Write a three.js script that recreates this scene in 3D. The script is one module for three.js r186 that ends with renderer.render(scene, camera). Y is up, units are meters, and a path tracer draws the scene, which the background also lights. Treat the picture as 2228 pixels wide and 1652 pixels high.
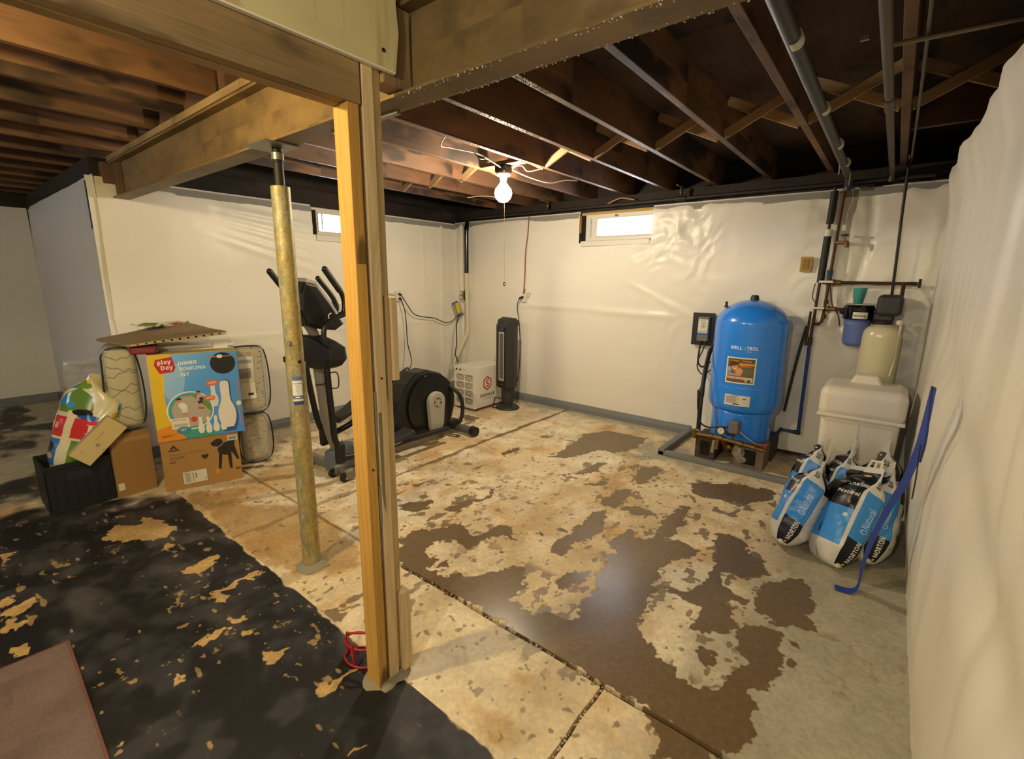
import * as THREE from 'three';
import { RoundedBoxGeometry } from 'three/addons/geometries/RoundedBoxGeometry.js';
import { mergeGeometries, mergeVertices, toCreasedNormals } from 'three/addons/utils/BufferGeometryUtils.js';

// ---------------------------------------------------------------- camera, renderer, daylight
const scene = new THREE.Scene();
const camera = new THREE.PerspectiveCamera(77.76, 2228 / 1652, 0.02, 60);
camera.position.set(4.886, 1.56, 4.836);
camera.up.set(-0.13982, 0.97781, -0.15599);
camera.lookAt(4.886 - 0.60917, 1.56 - 0.20914, 4.836 - 0.76497);
const renderer = new THREE.WebGLRenderer({ antialias: true });
renderer.toneMapping = THREE.LinearToneMapping;
renderer.toneMappingExposure = 0.152;
renderer.shadowMap.enabled = true;
const SKY = 310;
scene.background = new THREE.Color(0.94 * SKY, 0.98 * SKY, 1.03 * SKY);   // overcast daylight, comes in through two basement windows and two added unseen ones
const WARM_1 = new THREE.Color(1.0, 0.83, 0.58), WARM_2 = new THREE.Color(1.0, 0.76, 0.31), WARM_3 = new THREE.Color(1.0, 0.89, 0.68);
const BULB_1 = 55, BULB_2 = 54, BULB_3 = 58;                        // candela of the three lamps (two stand outside the frame)

// ---------------------------------------------------------------- helpers
const V = (x, y, z) => new THREE.Vector3(x, y, z);
function rng(seed) { let s = seed >>> 0; return () => { s = (s + 0x6d2b79f5) | 0; let t = Math.imul(s ^ (s >>> 15), 1 | s); t = (t + Math.imul(t ^ (t >>> 7), 61 | t)) ^ t; return ((t ^ (t >>> 14)) >>> 0) / 4294967296; }; }
const PERM = (() => { const r = rng(7), a = new Float32Array(65536); for (let i = 0; i < 65536; i++) a[i] = r(); return a; })();
const hash = (x, y) => PERM[((x & 255) + ((y & 255) << 8)) & 65535];
function noise(x, y) {
  const ix = Math.floor(x), iy = Math.floor(y), fx = x - ix, fy = y - iy, u = fx * fx * (3 - 2 * fx), v = fy * fy * (3 - 2 * fy);
  const a = hash(ix, iy), b = hash(ix + 1, iy), c = hash(ix, iy + 1), d = hash(ix + 1, iy + 1);
  return a + (b - a) * u + (c - a) * v + (a - b - c + d) * u * v;
}
const fbm = (x, y, o = 4) => { let s = 0, a = 0.5, t = 0; for (let i = 0; i < o; i++) { s += a * noise(x, y); t += a; x = x * 2.03 + 17.1; y = y * 2.03 + 5.3; a *= 0.5; } return s / t; };
const ridge = (x, y, o = 3) => { let s = 0, a = 0.5, t = 0; for (let i = 0; i < o; i++) { s += a * (1 - Math.abs(2 * noise(x, y) - 1)); t += a; x = x * 2.1 + 9.7; y = y * 2.1 + 3.1; a *= 0.5; } return s / t; };
const clamp = (x, a = 0, b = 1) => Math.min(b, Math.max(a, x));
const sstep = (a, b, x) => { const t = clamp((x - a) / (b - a)); return t * t * (3 - 2 * t); };
const mix3 = (a, b, t) => [a[0] + (b[0] - a[0]) * t, a[1] + (b[1] - a[1]) * t, a[2] + (b[2] - a[2]) * t];

function dataTex(w, h, fn, srgb = true, repeat = true) {
  const d = new Uint8Array(w * h * 4);
  for (let y = 0, i = 0; y < h; y++) for (let x = 0; x < w; x++, i += 4) { const c = fn((x + 0.5) / w, (y + 0.5) / h); d[i] = clamp(c[0], 0, 255); d[i + 1] = clamp(c[1], 0, 255); d[i + 2] = clamp(c[2], 0, 255); d[i + 3] = 255; }
  const t = new THREE.DataTexture(d, w, h, THREE.RGBAFormat);
  t.magFilter = THREE.LinearFilter; t.minFilter = THREE.LinearMipmapLinearFilter; t.generateMipmaps = true;
  if (repeat) t.wrapS = t.wrapT = THREE.RepeatWrapping;
  if (srgb) t.colorSpace = THREE.SRGBColorSpace;
  t.needsUpdate = true; return t;
}
function canvasTex(w, h, draw, repeat = false) {
  const c = document.createElement('canvas'); c.width = w; c.height = h;
  draw(c.getContext('2d'), w, h);
  const t = new THREE.CanvasTexture(c); t.colorSpace = THREE.SRGBColorSpace;
  if (repeat) t.wrapS = t.wrapT = THREE.RepeatWrapping;
  return t;
}
const mat = (color, roughness = 0.7, o = {}) => new THREE.MeshPhysicalMaterial({ color, roughness, ...o });

// geometry
const box = (w, h, d, x = 0, y = 0, z = 0, r = 0.003) => (r > 0 ? new RoundedBoxGeometry(w, h, d, 1, Math.min(r, w / 2.2, h / 2.2, d / 2.2)) : new THREE.BoxGeometry(w, h, d)).translate(x, y, z);
const span = (x0, x1, y0, y1, z0, z1, r = 0.003) => box(x1 - x0, y1 - y0, z1 - z0, (x0 + x1) / 2, (y0 + y1) / 2, (z0 + z1) / 2, r);
const rod = (a, b, r0, r1 = r0, seg = 16) => {
  const d = b.clone().sub(a), g = new THREE.CylinderGeometry(r1, r0, d.length(), seg);
  g.applyQuaternion(new THREE.Quaternion().setFromUnitVectors(V(0, 1, 0), d.normalize()));
  return g.translate((a.x + b.x) / 2, (a.y + b.y) / 2, (a.z + b.z) / 2);
};
const ball = (r, x, y, z, sx = 1, sy = 1, sz = 1, n = 16) => new THREE.SphereGeometry(r, n, Math.ceil(n * 0.7)).scale(sx, sy, sz).translate(x, y, z);
const tube = (pts, r, seg = 0, rad = 10) => new THREE.TubeGeometry(new THREE.CatmullRomCurve3(pts, false, 'centripetal'), seg || pts.length * 8, r, rad);
const capped = (pts, r, seg = 0, rad = 12) => [tube(pts, r, seg, rad), ball(r, pts[0].x, pts[0].y, pts[0].z, 1, 1, 1, rad), ball(r, pts.at(-1).x, pts.at(-1).y, pts.at(-1).z, 1, 1, 1, rad)];
const pipe = (pts, r, seg = 16) => { const out = []; for (let i = 0; i + 1 < pts.length; i++) { out.push(rod(pts[i], pts[i + 1], r, r, seg)); if (i) out.push(ball(r * 1.02, pts[i].x, pts[i].y, pts[i].z, 1, 1, 1, seg)); } return out; };
const lathe = (prof, seg = 40) => new THREE.LatheGeometry(prof.map((p) => new THREE.Vector2(p[0], p[1])), seg);
function extr(pts, depth, bevel = 0.004, smooth = false, holes = []) {           // outline in x,y, pushed along +z
  const mk = (a, S) => { const s = new S(); if (smooth) { s.moveTo(...a[0]); s.splineThru([...a.slice(1), a[0]].map((p) => new THREE.Vector2(...p))); } else { a.forEach((p, i) => (i ? s.lineTo(...p) : s.moveTo(...p))); s.closePath(); } return s; };
  const s = mk(pts, THREE.Shape); for (const h of holes) s.holes.push(mk(h, THREE.Path));
  return new THREE.ExtrudeGeometry(s, { depth, bevelEnabled: bevel > 0, bevelSize: bevel, bevelThickness: bevel, bevelSegments: 2, curveSegments: 10, steps: 1 });
}
function uvBox(g, along = null, off = 0) {                       // uv in metres from position, u along the given axis (or the longest)
  const p = g.attributes.position, n = g.attributes.normal; g.computeBoundingBox();
  const s = g.boundingBox.getSize(V(0, 0, 0)).toArray(); const ax = along ?? s.indexOf(Math.max(...s));
  const uv = new Float32Array(p.count * 2);
  for (let i = 0; i < p.count; i++) {
    const q = [p.getX(i), p.getY(i), p.getZ(i)], m = [Math.abs(n.getX(i)), Math.abs(n.getY(i)), Math.abs(n.getZ(i))]; const k = m.indexOf(Math.max(...m));
    const rest = [0, 1, 2].filter((a) => a !== k); let ua = ax, va;
    if (k === ax) { ua = rest[0]; va = rest[1]; } else va = rest.find((a) => a !== ax);
    uv[2 * i] = q[ua] + off; uv[2 * i + 1] = q[va] + off * 0.37 + (k === ax ? 0 : k * 0.11);
  }
  g.setAttribute('uv', new THREE.BufferAttribute(uv, 2)); return g;
}
function join(geos) {
  const a = [].concat(geos).flat(3); if (a.length === 1) return a[0];
  const flat = a.map((g) => { const q = g.index ? g.toNonIndexed() : g; for (const k of Object.keys(q.attributes)) if (!['position', 'normal', 'uv'].includes(k)) q.deleteAttribute(k); if (!q.attributes.uv) q.setAttribute('uv', new THREE.BufferAttribute(new Float32Array(q.attributes.position.count * 2), 2)); return q; });
  return mergeVertices(mergeGeometries(flat, false), 1e-5);
}
const used = {};
const numbered = (n) => { const k = (used[n] = (used[n] ?? -1) + 1); return k ? `${n}_${String(k).padStart(3, '0')}` : n; };
function part(name, geos, m, parent, label) {
  const o = new THREE.Mesh(join(geos), m); o.name = name; o.castShadow = o.receiveShadow = true; parent.add(o);
  if (label) o.userData.label = label; return o;
}
const parts = (name, list, m, parent, label) => list.map((g) => part(name, g, m, parent, label));
function thing(name, label, category, at = [0, 0, 0], turn = 0, group) {
  const o = new THREE.Group(); o.name = numbered(name); o.position.set(...at); o.rotation.y = turn; scene.add(o);
  o.userData = { label, category }; if (group) o.userData.group = group; return o;
}
function single(name, geos, m, label, category, group) {
  const o = part(numbered(name), geos, m, scene); o.userData = { label, category }; if (group) o.userData.group = group; return o;
}
function structure(name) { const o = new THREE.Group(); o.name = name; o.userData.kind = 'structure'; scene.add(o); return o; }
function placeUV(g, w, h, fn) { const p = g.attributes.position, uv = new Float32Array(p.count * 2); for (let i = 0; i < p.count; i++) { const [a, b] = fn(p.getX(i), p.getY(i), p.getZ(i)); uv[2 * i] = a / w; uv[2 * i + 1] = b / h; } g.setAttribute('uv', new THREE.BufferAttribute(uv, 2)); return g; }

// ---------------------------------------------------------------- shared materials
const woodTex = dataTex(1024, 512, (u, v) => {               // 1.6 m x 0.4 m of sawn softwood
  const X = u * 1.6, Y = v * 0.4, w = fbm(X * 1.3, Y * 9, 3);
  const g = noise(X * 6, Y * 420) * 0.5 + noise(X * 14, Y * 900) * 0.3 + noise(X * 40, Y * 260) * 0.2, r = 0.5 + 0.5 * Math.sin((Y * 60 + w * 9) * 6.283 * 0.55);
  const b = fbm(X * 2.2 + 40, Y * 7 + 3, 3), k = 0.90 + 0.09 * (g - 0.5) - 0.05 * r * r + 0.18 * (b - 0.5) - 0.35 * sstep(0.80, 0.86, noise(X * 2.2 + 7, Y * 16 + 3));
  return [255 * k, 250 * (k - 0.02 * r), 240 * (k - 0.045 * r)];
});
const stainTex = dataTex(1024, 512, (u, v) => {              // old joist wood: the same grain under blotchy brown and black stains
  const X = u * 2.4, Y = v * 0.5; const g = noise(X * 6, Y * 420) * 0.5 + noise(X * 14, Y * 900) * 0.5;
  const s = fbm(X * 2.1, Y * 5 + 11, 4), m = sstep(0.52, 0.75, fbm(X * 3.1 + 9, Y * 6.5, 4));
  let k = 0.62 + 0.16 * (g - 0.5) + 0.55 * (s - 0.5); k *= 1 - 0.55 * m; return [255 * k, 246 * k, 238 * k];
});
const steelTex = dataTex(512, 256, (u, v) => { const a = fbm(u * 7, v * 3.5, 4), d = sstep(0.5, 0.75, fbm(u * 16 + 5, v * 5, 4)), k = (0.66 + 0.34 * (a - 0.5)) * (1 - 0.16 * d) + 0.05 * (noise(u * 90, v * 60) - 0.5); return [255 * k, 250 * k, 238 * k]; });
const rep = (t, sx, sy) => { const c = t.clone(); c.repeat.set(sx, sy); c.needsUpdate = true; return c; };
const woodMap = rep(woodTex, 1 / 1.6, 1 / 0.4), stainMap = rep(stainTex, 1 / 2.4, 1 / 0.5);
const M = {
  joist: mat(new THREE.Color(0.34, 0.175, 0.085), 0.62, { map: stainMap }),
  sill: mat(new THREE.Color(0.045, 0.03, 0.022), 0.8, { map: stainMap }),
  subfloor: mat(new THREE.Color(0.15, 0.09, 0.06), 0.85, { map: stainMap }),
  post: mat(new THREE.Color(0.70, 0.41, 0.09), 0.7, { map: woodMap }),  // orange lamp glow is put into the wood colour of the front stud
  postPale: mat(new THREE.Color(0.82, 0.66, 0.40), 0.72, { map: woodMap }),
  header: mat(new THREE.Color(0.74, 0.53, 0.25), 0.7, { map: stainMap }),
  steel: mat(new THREE.Color(0.52, 0.35, 0.15), 0.5, { map: rep(steelTex, 0.5, 1.6) }),
  black: mat(0x0c0d10, 0.45), blackSoft: mat(0x111216, 0.6), blackGloss: mat(0x08090b, 0.16), charcoal: mat(0x2b2c2e, 0.55),
  silver: mat(0xa9a7a0, 0.42, { metalness: 0.25 }), greyPlastic: mat(0x6a6a68, 0.5), white: mat(0xd9d6cc, 0.45), offWhite: mat(0xcfc8b2, 0.5),
  brass: mat(0x7d5f30, 0.42, { metalness: 0.75 }), copper: mat(0x4d301c, 0.5, { metalness: 0.55 }), iron: mat(0x1a1614, 0.6), galv: mat(0x8d8d86, 0.38, { metalness: 0.7 }),
  wire: mat(0xcfc6b0, 0.45), chrome: mat(0xb8b8b8, 0.2, { metalness: 0.9 }), sheet: null, trim: mat(0x777a7c, 0.7),
};
const WET = [
  [273,321,273,312,288,311,295,322,307,321,309,329,321,333,326,321,333,328,336,312,351,295,360,309,359,322,375,324,379,318,393,315,390,303,389,285,395,277,420,302,420,337,366,337,345,337,295,338],
  [386,323,394,315,389,305,390,284,385,277,384,271,382,253,375,243,377,219,383,231,392,221,390,181,391,168,397,164,401,182,400,215,399,225,406,214,421,221,415,233,409,241,412,257,415,284,421,302,432,309,438,317,449,317,456,312,457,298,462,287,471,301,466,306,469,310,471,319,472,327,466,335,451,337,421,336,395,337],
  [421,192,428,184,439,192,444,202,452,206,455,218,451,228,438,226,438,239,443,245,450,247,457,248,450,251,444,253,449,262,457,270,444,285,434,286,433,282,439,277,436,267,426,268,414,265,423,261,431,250,431,228,429,215,425,209,425,196],
  [456,246,457,227,464,213,471,209,477,217,479,237,479,251,473,250,468,257,460,254],
  [455,278,459,264,470,260,473,286,471,301,464,300,457,302,461,289],
  [441,296,444,294,449,292,453,299,450,307,445,302],
  [449,287,457,289,454,290],
  [434,311,440,314,439,317],
  [470,261,479,266,476,268],
  [474,277,478,276,476,282],
  [385,125,390,117,413,102,439,96,442,115,429,129,420,138,399,144,390,140],
  [343,198,347,169,353,164,358,178,357,200,348,201],
  [351,272,349,244,350,208,355,207,365,236,363,245,360,260,356,278],
  [358,198,366,188,383,190,380,198,365,202],
  [369,298,372,285,383,277,383,287,376,299,373,304],
  [422,338,432,337,440,342,447,348,445,355,460,343,467,338,466,336,450,338],
  [267,154,267,123,259,74,269,48,291,46,314,44,317,83,309,105,294,104,284,136],
  [350,154,340,125,347,111,357,111,357,148],
  [306,168,307,136,313,128,316,152,309,168],
  [241,297,240,285,251,274,257,283,251,296],
  [269,283,267,269,275,250,270,212,274,228,279,252,275,274],
  [273,320,274,310,284,298,290,286,306,290,309,269,318,267,333,280,323,278,316,285,315,306,301,300,294,311,290,321,301,328,293,335],
  [310,328,313,316,317,323],
  [328,297,331,287,331,295],
  [332,260,339,259,338,263],
  [338,253,344,245,348,250],
  [317,182,333,164,332,175],
  [195,265,194,245,196,249,198,265],
  [204,191,211,188,211,193],
  [227,171,230,151,236,153,234,172],
  [119,117,118,102,141,104,140,118],
];
const BARE = [
  [139,436,124,429,133,418,123,411,133,409,156,402,165,411,154,426],
  [208,415,208,401,212,400,218,413,214,416],
  [242,415,242,388,245,390,245,412,255,413,254,415],
  [268,415,275,409,277,413,274,417],
  [275,432,273,422,276,419,278,428],
  [279,415,284,413,287,415,283,416],
  [306,418,298,414,305,411,307,405,311,414],
  [293,445,287,443,289,441,294,444],
  [338,413,336,406,339,394,341,395,340,403,339,411],
  [319,414,322,413,332,413,328,414],
  [343,415,349,414,346,415],
  [274,398,275,394,276,396],
  [353,414,358,414,356,415],
  [137,478,122,475,117,469,115,476],
  [172,481,168,477,172,474,178,477],
  [183,482,179,474,179,467,190,475,187,480],
  [225,482,217,481,218,474,226,477],
  [190,481,196,476,204,479,200,482],
  [370,417,368,414,370,410,370,415],
  [306,466,305,464,308,464,309,465],
  [306,462,307,461,308,462],
  [179,420,173,413,179,410],
];
const BROWN = [
  [105,383,133,347,139,358,146,381,146,367,171,357,185,338,257,340,282,355,263,375,242,382,206,385,157,383],
  [390,361,396,350,407,353,400,358],
  [379,379,383,374,392,373,384,379],
  [405,372,408,364,412,366,410,371],
  [391,383,398,373,403,375,416,375,410,381,399,382],
  [349,368,354,362,357,367,353,370],
  [367,368,371,365,374,369,371,371],
];

// ---------------------------------------------------------------- floor: concrete slabs with water stains, black adhesive and bare patches
function maskOf(polys, x0, z0, sx, sz, w, h, soft = 0) {
  const c = document.createElement('canvas'); c.width = w; c.height = h; const g = c.getContext('2d');
  g.fillStyle = '#000'; g.fillRect(0, 0, w, h); g.fillStyle = '#fff';
  for (const p of polys) { g.beginPath(); for (let i = 0; i < p.length; i += 2) { const x = (p[i] / 100 - x0) / sx * w, y = (p[i + 1] / 100 - z0) / sz * h; i ? g.lineTo(x, y) : g.moveTo(x, y); } g.closePath(); g.fill(); }
  const raw = g.getImageData(0, 0, w, h).data, a = new Float32Array(w * h); for (let i = 0; i < w * h; i++) a[i] = raw[4 * i] / 255;
  const blur = (r) => { const b = new Float32Array(w * h); for (let pass = 0; pass < 2; pass++) { const [src, dst] = pass ? [b, a] : [a, b]; const st = pass ? w : 1, n = pass ? h : w, m = pass ? w : h, so = pass ? 1 : w; for (let j = 0; j < m; j++) { let s = 0; const o = j * so; for (let i = -r; i <= r; i++) s += src[o + clamp(i, 0, n - 1) * st]; for (let i = 0; i < n; i++) { dst[o + i * st] = s / (2 * r + 1); s += src[o + Math.min(n - 1, i + r + 1) * st] - src[o + Math.max(0, i - r) * st]; } } } };
  if (soft) { blur(soft); blur(soft); }
  return (x, z) => { const u = (x - x0) / sx * w - 0.5, v = (z - z0) / sz * h - 0.5, i = clamp(Math.floor(u), 0, w - 2), j = clamp(Math.floor(v), 0, h - 2), fx = clamp(u - i), fy = clamp(v - j); const k = j * w + i; return (a[k] * (1 - fx) + a[k + 1] * fx) * (1 - fy) + (a[k + w] * (1 - fx) + a[k + w + 1] * fx) * fy; };
}
const wetMask = maskOf(WET, 0, 0, 5.4, 4.6, 1080, 920, 2), bareMask = maskOf(BARE, 0, 3.6, 4.6, 2.2, 920, 440, 1), brownMask = maskOf(BROWN, 0, 3, 4.6, 1.6, 460, 160, 5);
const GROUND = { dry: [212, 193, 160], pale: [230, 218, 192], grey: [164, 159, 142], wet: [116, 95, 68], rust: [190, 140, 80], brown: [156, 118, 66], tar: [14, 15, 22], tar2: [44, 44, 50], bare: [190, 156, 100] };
function groundAt(x, z) {                                     // -> [r, g, b, roughness]
  const n1 = fbm(x * 1.7, z * 1.7, 4), n2 = fbm(x * 9, z * 9, 3), n3 = noise(x * 70, z * 70), n4 = noise(x * 210, z * 210);
  const wx = x + (fbm(x * 12, z * 12, 4) - 0.5) * 0.085 + (fbm(x * 45, z * 45, 2) - 0.5) * 0.035, wz = z + (fbm(x * 12 + 31, z * 12 + 7, 4) - 0.5) * 0.085 + (fbm(x * 45 + 9, z * 45, 2) - 0.5) * 0.035;
  let c = mix3(GROUND.dry, GROUND.pale, sstep(0.35, 0.75, n1)), rough = 0.86;
  c = mix3(c, GROUND.rust, 0.45 * sstep(0.56, 0.74, fbm(x * 2.3 + 50, z * 2.3, 3)));
  c = mix3(c, [172, 142, 96], (z > 3.38 ? 0.12 : 0.42) * sstep(0.50, 0.70, fbm(x * 6 + 20, z * 5 + 2, 4))); c = mix3(c, [234, 222, 196], 0.5 * sstep(0.55, 0.72, fbm(x * 5 + 70, z * 6 + 12, 4)));
  // cement skim, grey slab by the walls; right side greyed for weaker warm light
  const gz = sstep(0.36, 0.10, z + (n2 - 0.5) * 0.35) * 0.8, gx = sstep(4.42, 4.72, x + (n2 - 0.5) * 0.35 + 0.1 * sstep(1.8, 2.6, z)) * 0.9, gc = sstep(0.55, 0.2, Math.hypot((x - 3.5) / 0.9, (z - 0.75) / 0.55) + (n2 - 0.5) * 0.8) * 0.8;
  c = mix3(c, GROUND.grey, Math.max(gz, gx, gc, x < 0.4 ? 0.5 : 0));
  let k = 1 + (n3 - 0.5) * 0.10 + (n4 - 0.5) * 0.08 + (n2 - 0.5) * 0.16;
  if (z < 3.86) {
    let w = 0;
    if (x > 0) { w = sstep(0.43, 0.55, wetMask(wx, wz) + (fbm(x * 26, z * 26, 4) - 0.5) * 0.6);
      // freckles of damp that sprinkle the slab between the puddles
      const near = wetMask(x + (n1 - 0.5) * 0.5, z + (n2 - 0.5) * 0.4); const sp = fbm(x * 17, z * 12 + 3, 3);
      w = Math.max(w, sstep(0.66 - 0.12 * near, 0.70 - 0.12 * near, sp) * sstep(0.40, 0.55, fbm(x * 1.6 + 4, z * 2.2 + 8, 2)) * (z > 1.0 && x < 4.5 ? 0.8 : 0.25)); const dots = fbm(x * 34 + 3, z * 30, 2); w = Math.max(w, 0.7 * sstep(0.76 - 0.10 * near, 0.80 - 0.10 * near, dots) * (z > 0.9 && x < 4.6 ? 1 : 0.2)); }
    const b = brownMask(wx, wz); c = mix3(c, GROUND.brown, 0.62 * sstep(0.15, 0.7, b + (n2 - 0.5) * 0.5));
    c = mix3(c, mix3(GROUND.wet, [98, 82, 62], n2), 0.93 * w); rough = rough - 0.60 * w;
    const line = Math.abs(x - 1.955 - (fbm(z * 5, 3) - 0.5) * 0.05); c = mix3(c, GROUND.wet, 0.8 * sstep(0.035, 0.012, line + (n2 - 0.5) * 0.05) * (z < 2.4 ? 1 : 0.6));
  } else {
    const edge = z - 3.86 - (fbm(x * 11, z * 9, 3) - 0.5) * 0.05, left = x - 0.95 - 0.5 * (z - 3.9) * -1 - (fbm(x * 5 + 3, z * 5, 3) - 0.5) * 0.5;
    let t = sstep(0, 0.012, edge) * sstep(-0.10, 0.12, left); if (x < 1.2) t = Math.max(t, sstep(0.1, 0.2, edge) * sstep(0.45, 0.62, fbm(x * 2.2 + 8, z * 3.2, 4)) * 0.85);
    const bare = sstep(0.30, 0.55, bareMask(wx, wz) + (n2 - 0.5) * 0.25), fleck = Math.max(sstep(0.76, 0.81, fbm(x * 9 + 60, z * 22, 3)), sstep(0.74, 0.78, fbm(x * 26 + 6, z * 34, 3)) * sstep(0.45, 0.6, fbm(x * 2 + 9, z * 2, 2)));
    const tar = mix3(mix3(GROUND.tar, GROUND.tar2, sstep(0.4, 0.7, n2)), [80, 77, 78], 0.65 * sstep(0.5, 0.78, fbm(x * 3 + 2 + 2 * fbm(z * 3, x * 3, 2), z * 6, 4)));
    c = mix3(c, tar, t); c = mix3(c, GROUND.bare, Math.max(bare * 0.92, fleck * 0.7) * t); rough = 0.86 - 0.30 * t * (1 - bare);
    if (t > 0.5) k = 1 + (k - 1) * 1.6;
  }
  return [c[0] * k, c[1] * k, c[2] * k, rough];
}
function slabMaterial(x0, x1, z0, z1, w, h) {
  const a = new Uint8Array(w * h * 4), r = new Uint8Array(w * h * 4);
  for (let j = 0, i = 0; j < h; j++) for (let k = 0; k < w; k++, i += 4) {
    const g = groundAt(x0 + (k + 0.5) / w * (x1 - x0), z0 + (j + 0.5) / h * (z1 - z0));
    a[i] = clamp(g[0], 0, 255); a[i + 1] = clamp(g[1], 0, 255); a[i + 2] = clamp(g[2], 0, 255); a[i + 3] = r[i + 3] = 255; r[i] = r[i + 1] = r[i + 2] = clamp(g[3]) * 255;
  }
  const mk = (d, s) => { const t = new THREE.DataTexture(d, w, h, THREE.RGBAFormat); t.magFilter = THREE.LinearFilter; t.minFilter = THREE.LinearMipmapLinearFilter; t.generateMipmaps = true; if (s) t.colorSpace = THREE.SRGBColorSpace; t.needsUpdate = true; return t; };
  return new THREE.MeshStandardMaterial({ map: mk(a, true), roughnessMap: mk(r, false), roughness: 1 });
}
const floor = structure('floor');
function slab(x0, x1, z0, z1, m, ux0, ux1, uz0, uz1) {
  const nx = Math.max(2, Math.round((x1 - x0) * 16)), nz = Math.max(2, Math.round((z1 - z0) * 16));
  const g = new THREE.BoxGeometry(x1 - x0, 0.10, z1 - z0, nx, 1, nz).translate((x0 + x1) / 2, -0.05, (z0 + z1) / 2), p = g.attributes.position;
  for (let i = 0; i < p.count; i++) {                         // crumbled edges along the joints
    const x = p.getX(i), z = p.getZ(i), j = (noise(x * 9, z * 9) - 0.5) * 0.010;
    if (Math.abs(z - 3.385) < 0.03) p.setZ(i, z + j); if (Math.abs(x - 4.206) < 0.03) p.setX(i, x + j);
  }
  placeUV(g, 1, 1, (x, y, z) => [(x - ux0) / (ux1 - ux0), (z - uz0) / (uz1 - uz0)]); part('slab', g, m, floor);
}
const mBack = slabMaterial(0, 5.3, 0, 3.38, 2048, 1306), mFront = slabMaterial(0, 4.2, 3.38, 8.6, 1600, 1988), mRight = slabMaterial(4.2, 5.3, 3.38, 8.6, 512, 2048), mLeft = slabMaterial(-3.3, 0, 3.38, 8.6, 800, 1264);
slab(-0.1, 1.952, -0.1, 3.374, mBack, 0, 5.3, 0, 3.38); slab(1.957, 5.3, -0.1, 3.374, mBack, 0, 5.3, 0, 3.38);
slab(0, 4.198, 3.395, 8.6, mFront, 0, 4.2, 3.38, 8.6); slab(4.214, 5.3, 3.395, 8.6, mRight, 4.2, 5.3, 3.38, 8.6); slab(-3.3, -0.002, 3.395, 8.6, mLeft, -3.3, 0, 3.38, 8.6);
part('ground_bed', span(-3.5, 5.5, -0.2, -0.1, -0.3, 8.8, 0), mat(0x2a241c, 0.95), floor);
{ const r = rng(11), gs = []; for (let i = 0; i < 260; i++) { const s = 0.0015 + r() * r() * 0.006; gs.push(new THREE.IcosahedronGeometry(s, 0).scale(1, 0.6, 1).rotateY(r() * 6).translate(2.9 + r() * 1.4, -0.012 + r() * 0.012, 3.385 + (r() - 0.5) * 0.016)); } for (let i = 0; i < 120; i++) { const s = 0.002 + r() * 0.004; gs.push(new THREE.IcosahedronGeometry(s, 0).scale(1, 0.6, 1).translate(4.206 + (r() - 0.5) * 0.012, -0.008 + r() * 0.006, 3.4 + r() * 1.1)); }
  const o = part('joint_grit', gs, mat(0xb5ab92, 0.9), floor); o.userData.kind = 'stuff'; }

// ---------------------------------------------------------------- walls: block walls behind white plastic vapour sheeting
M.sheet = new THREE.MeshPhysicalMaterial({ color: new THREE.Color(0.79, 0.765, 0.70), roughness: 0.36, specularIntensity: 0.9, side: THREE.DoubleSide });
const mBlock = mat(0x3b3632, 0.9);
function sheeting(parent, o, u, v, n, W, H, step, disp, skip) {
  const nu = Math.round(W / step), nv = Math.round(H / step), pos = new Float32Array((nu + 1) * (nv + 1) * 3), idx = [];
  for (let j = 0; j <= nv; j++) for (let i = 0; i <= nu; i++) { const a = i / nu * W, b = j / nv * H, d = disp(a, b), k = (j * (nu + 1) + i) * 3; for (let c = 0; c < 3; c++) pos[k + c] = o[c] + u[c] * a + v[c] * b + n[c] * d; }
  for (let j = 0; j < nv; j++) for (let i = 0; i < nu; i++) { if (skip && skip((i + 0.5) / nu * W, (j + 0.5) / nv * H)) continue; const k = j * (nu + 1) + i; idx.push(k, k + 1, k + nu + 2, k, k + nu + 2, k + nu + 1); }
  const g = new THREE.BufferGeometry(); g.setAttribute('position', new THREE.BufferAttribute(pos, 3)); g.setIndex(idx); g.computeVertexNormals();
  g.setAttribute('uv', new THREE.BufferAttribute(new Float32Array(pos.length / 3 * 2), 2)); return part('plastic_sheeting', g, M.sheet, parent);
}
const bump = (t, w) => Math.exp(-t * t / (w * w));
const soft = (a, b, s) => (fbm(a * 1.1 + s, b * 0.9, 2) - 0.5) * 0.05 + (fbm(a * 3.1 + s, b * 2.1 + 5, 3) - 0.5) * 0.016;
const crumple = (a, b, s, f = 5) => (ridge(a * f + s + 1.5 * noise(a * 4, b * 4), b * f * 0.8 + 1.5 * noise(a * 3 + 9, b * 3), 3) - 0.6);
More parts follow.
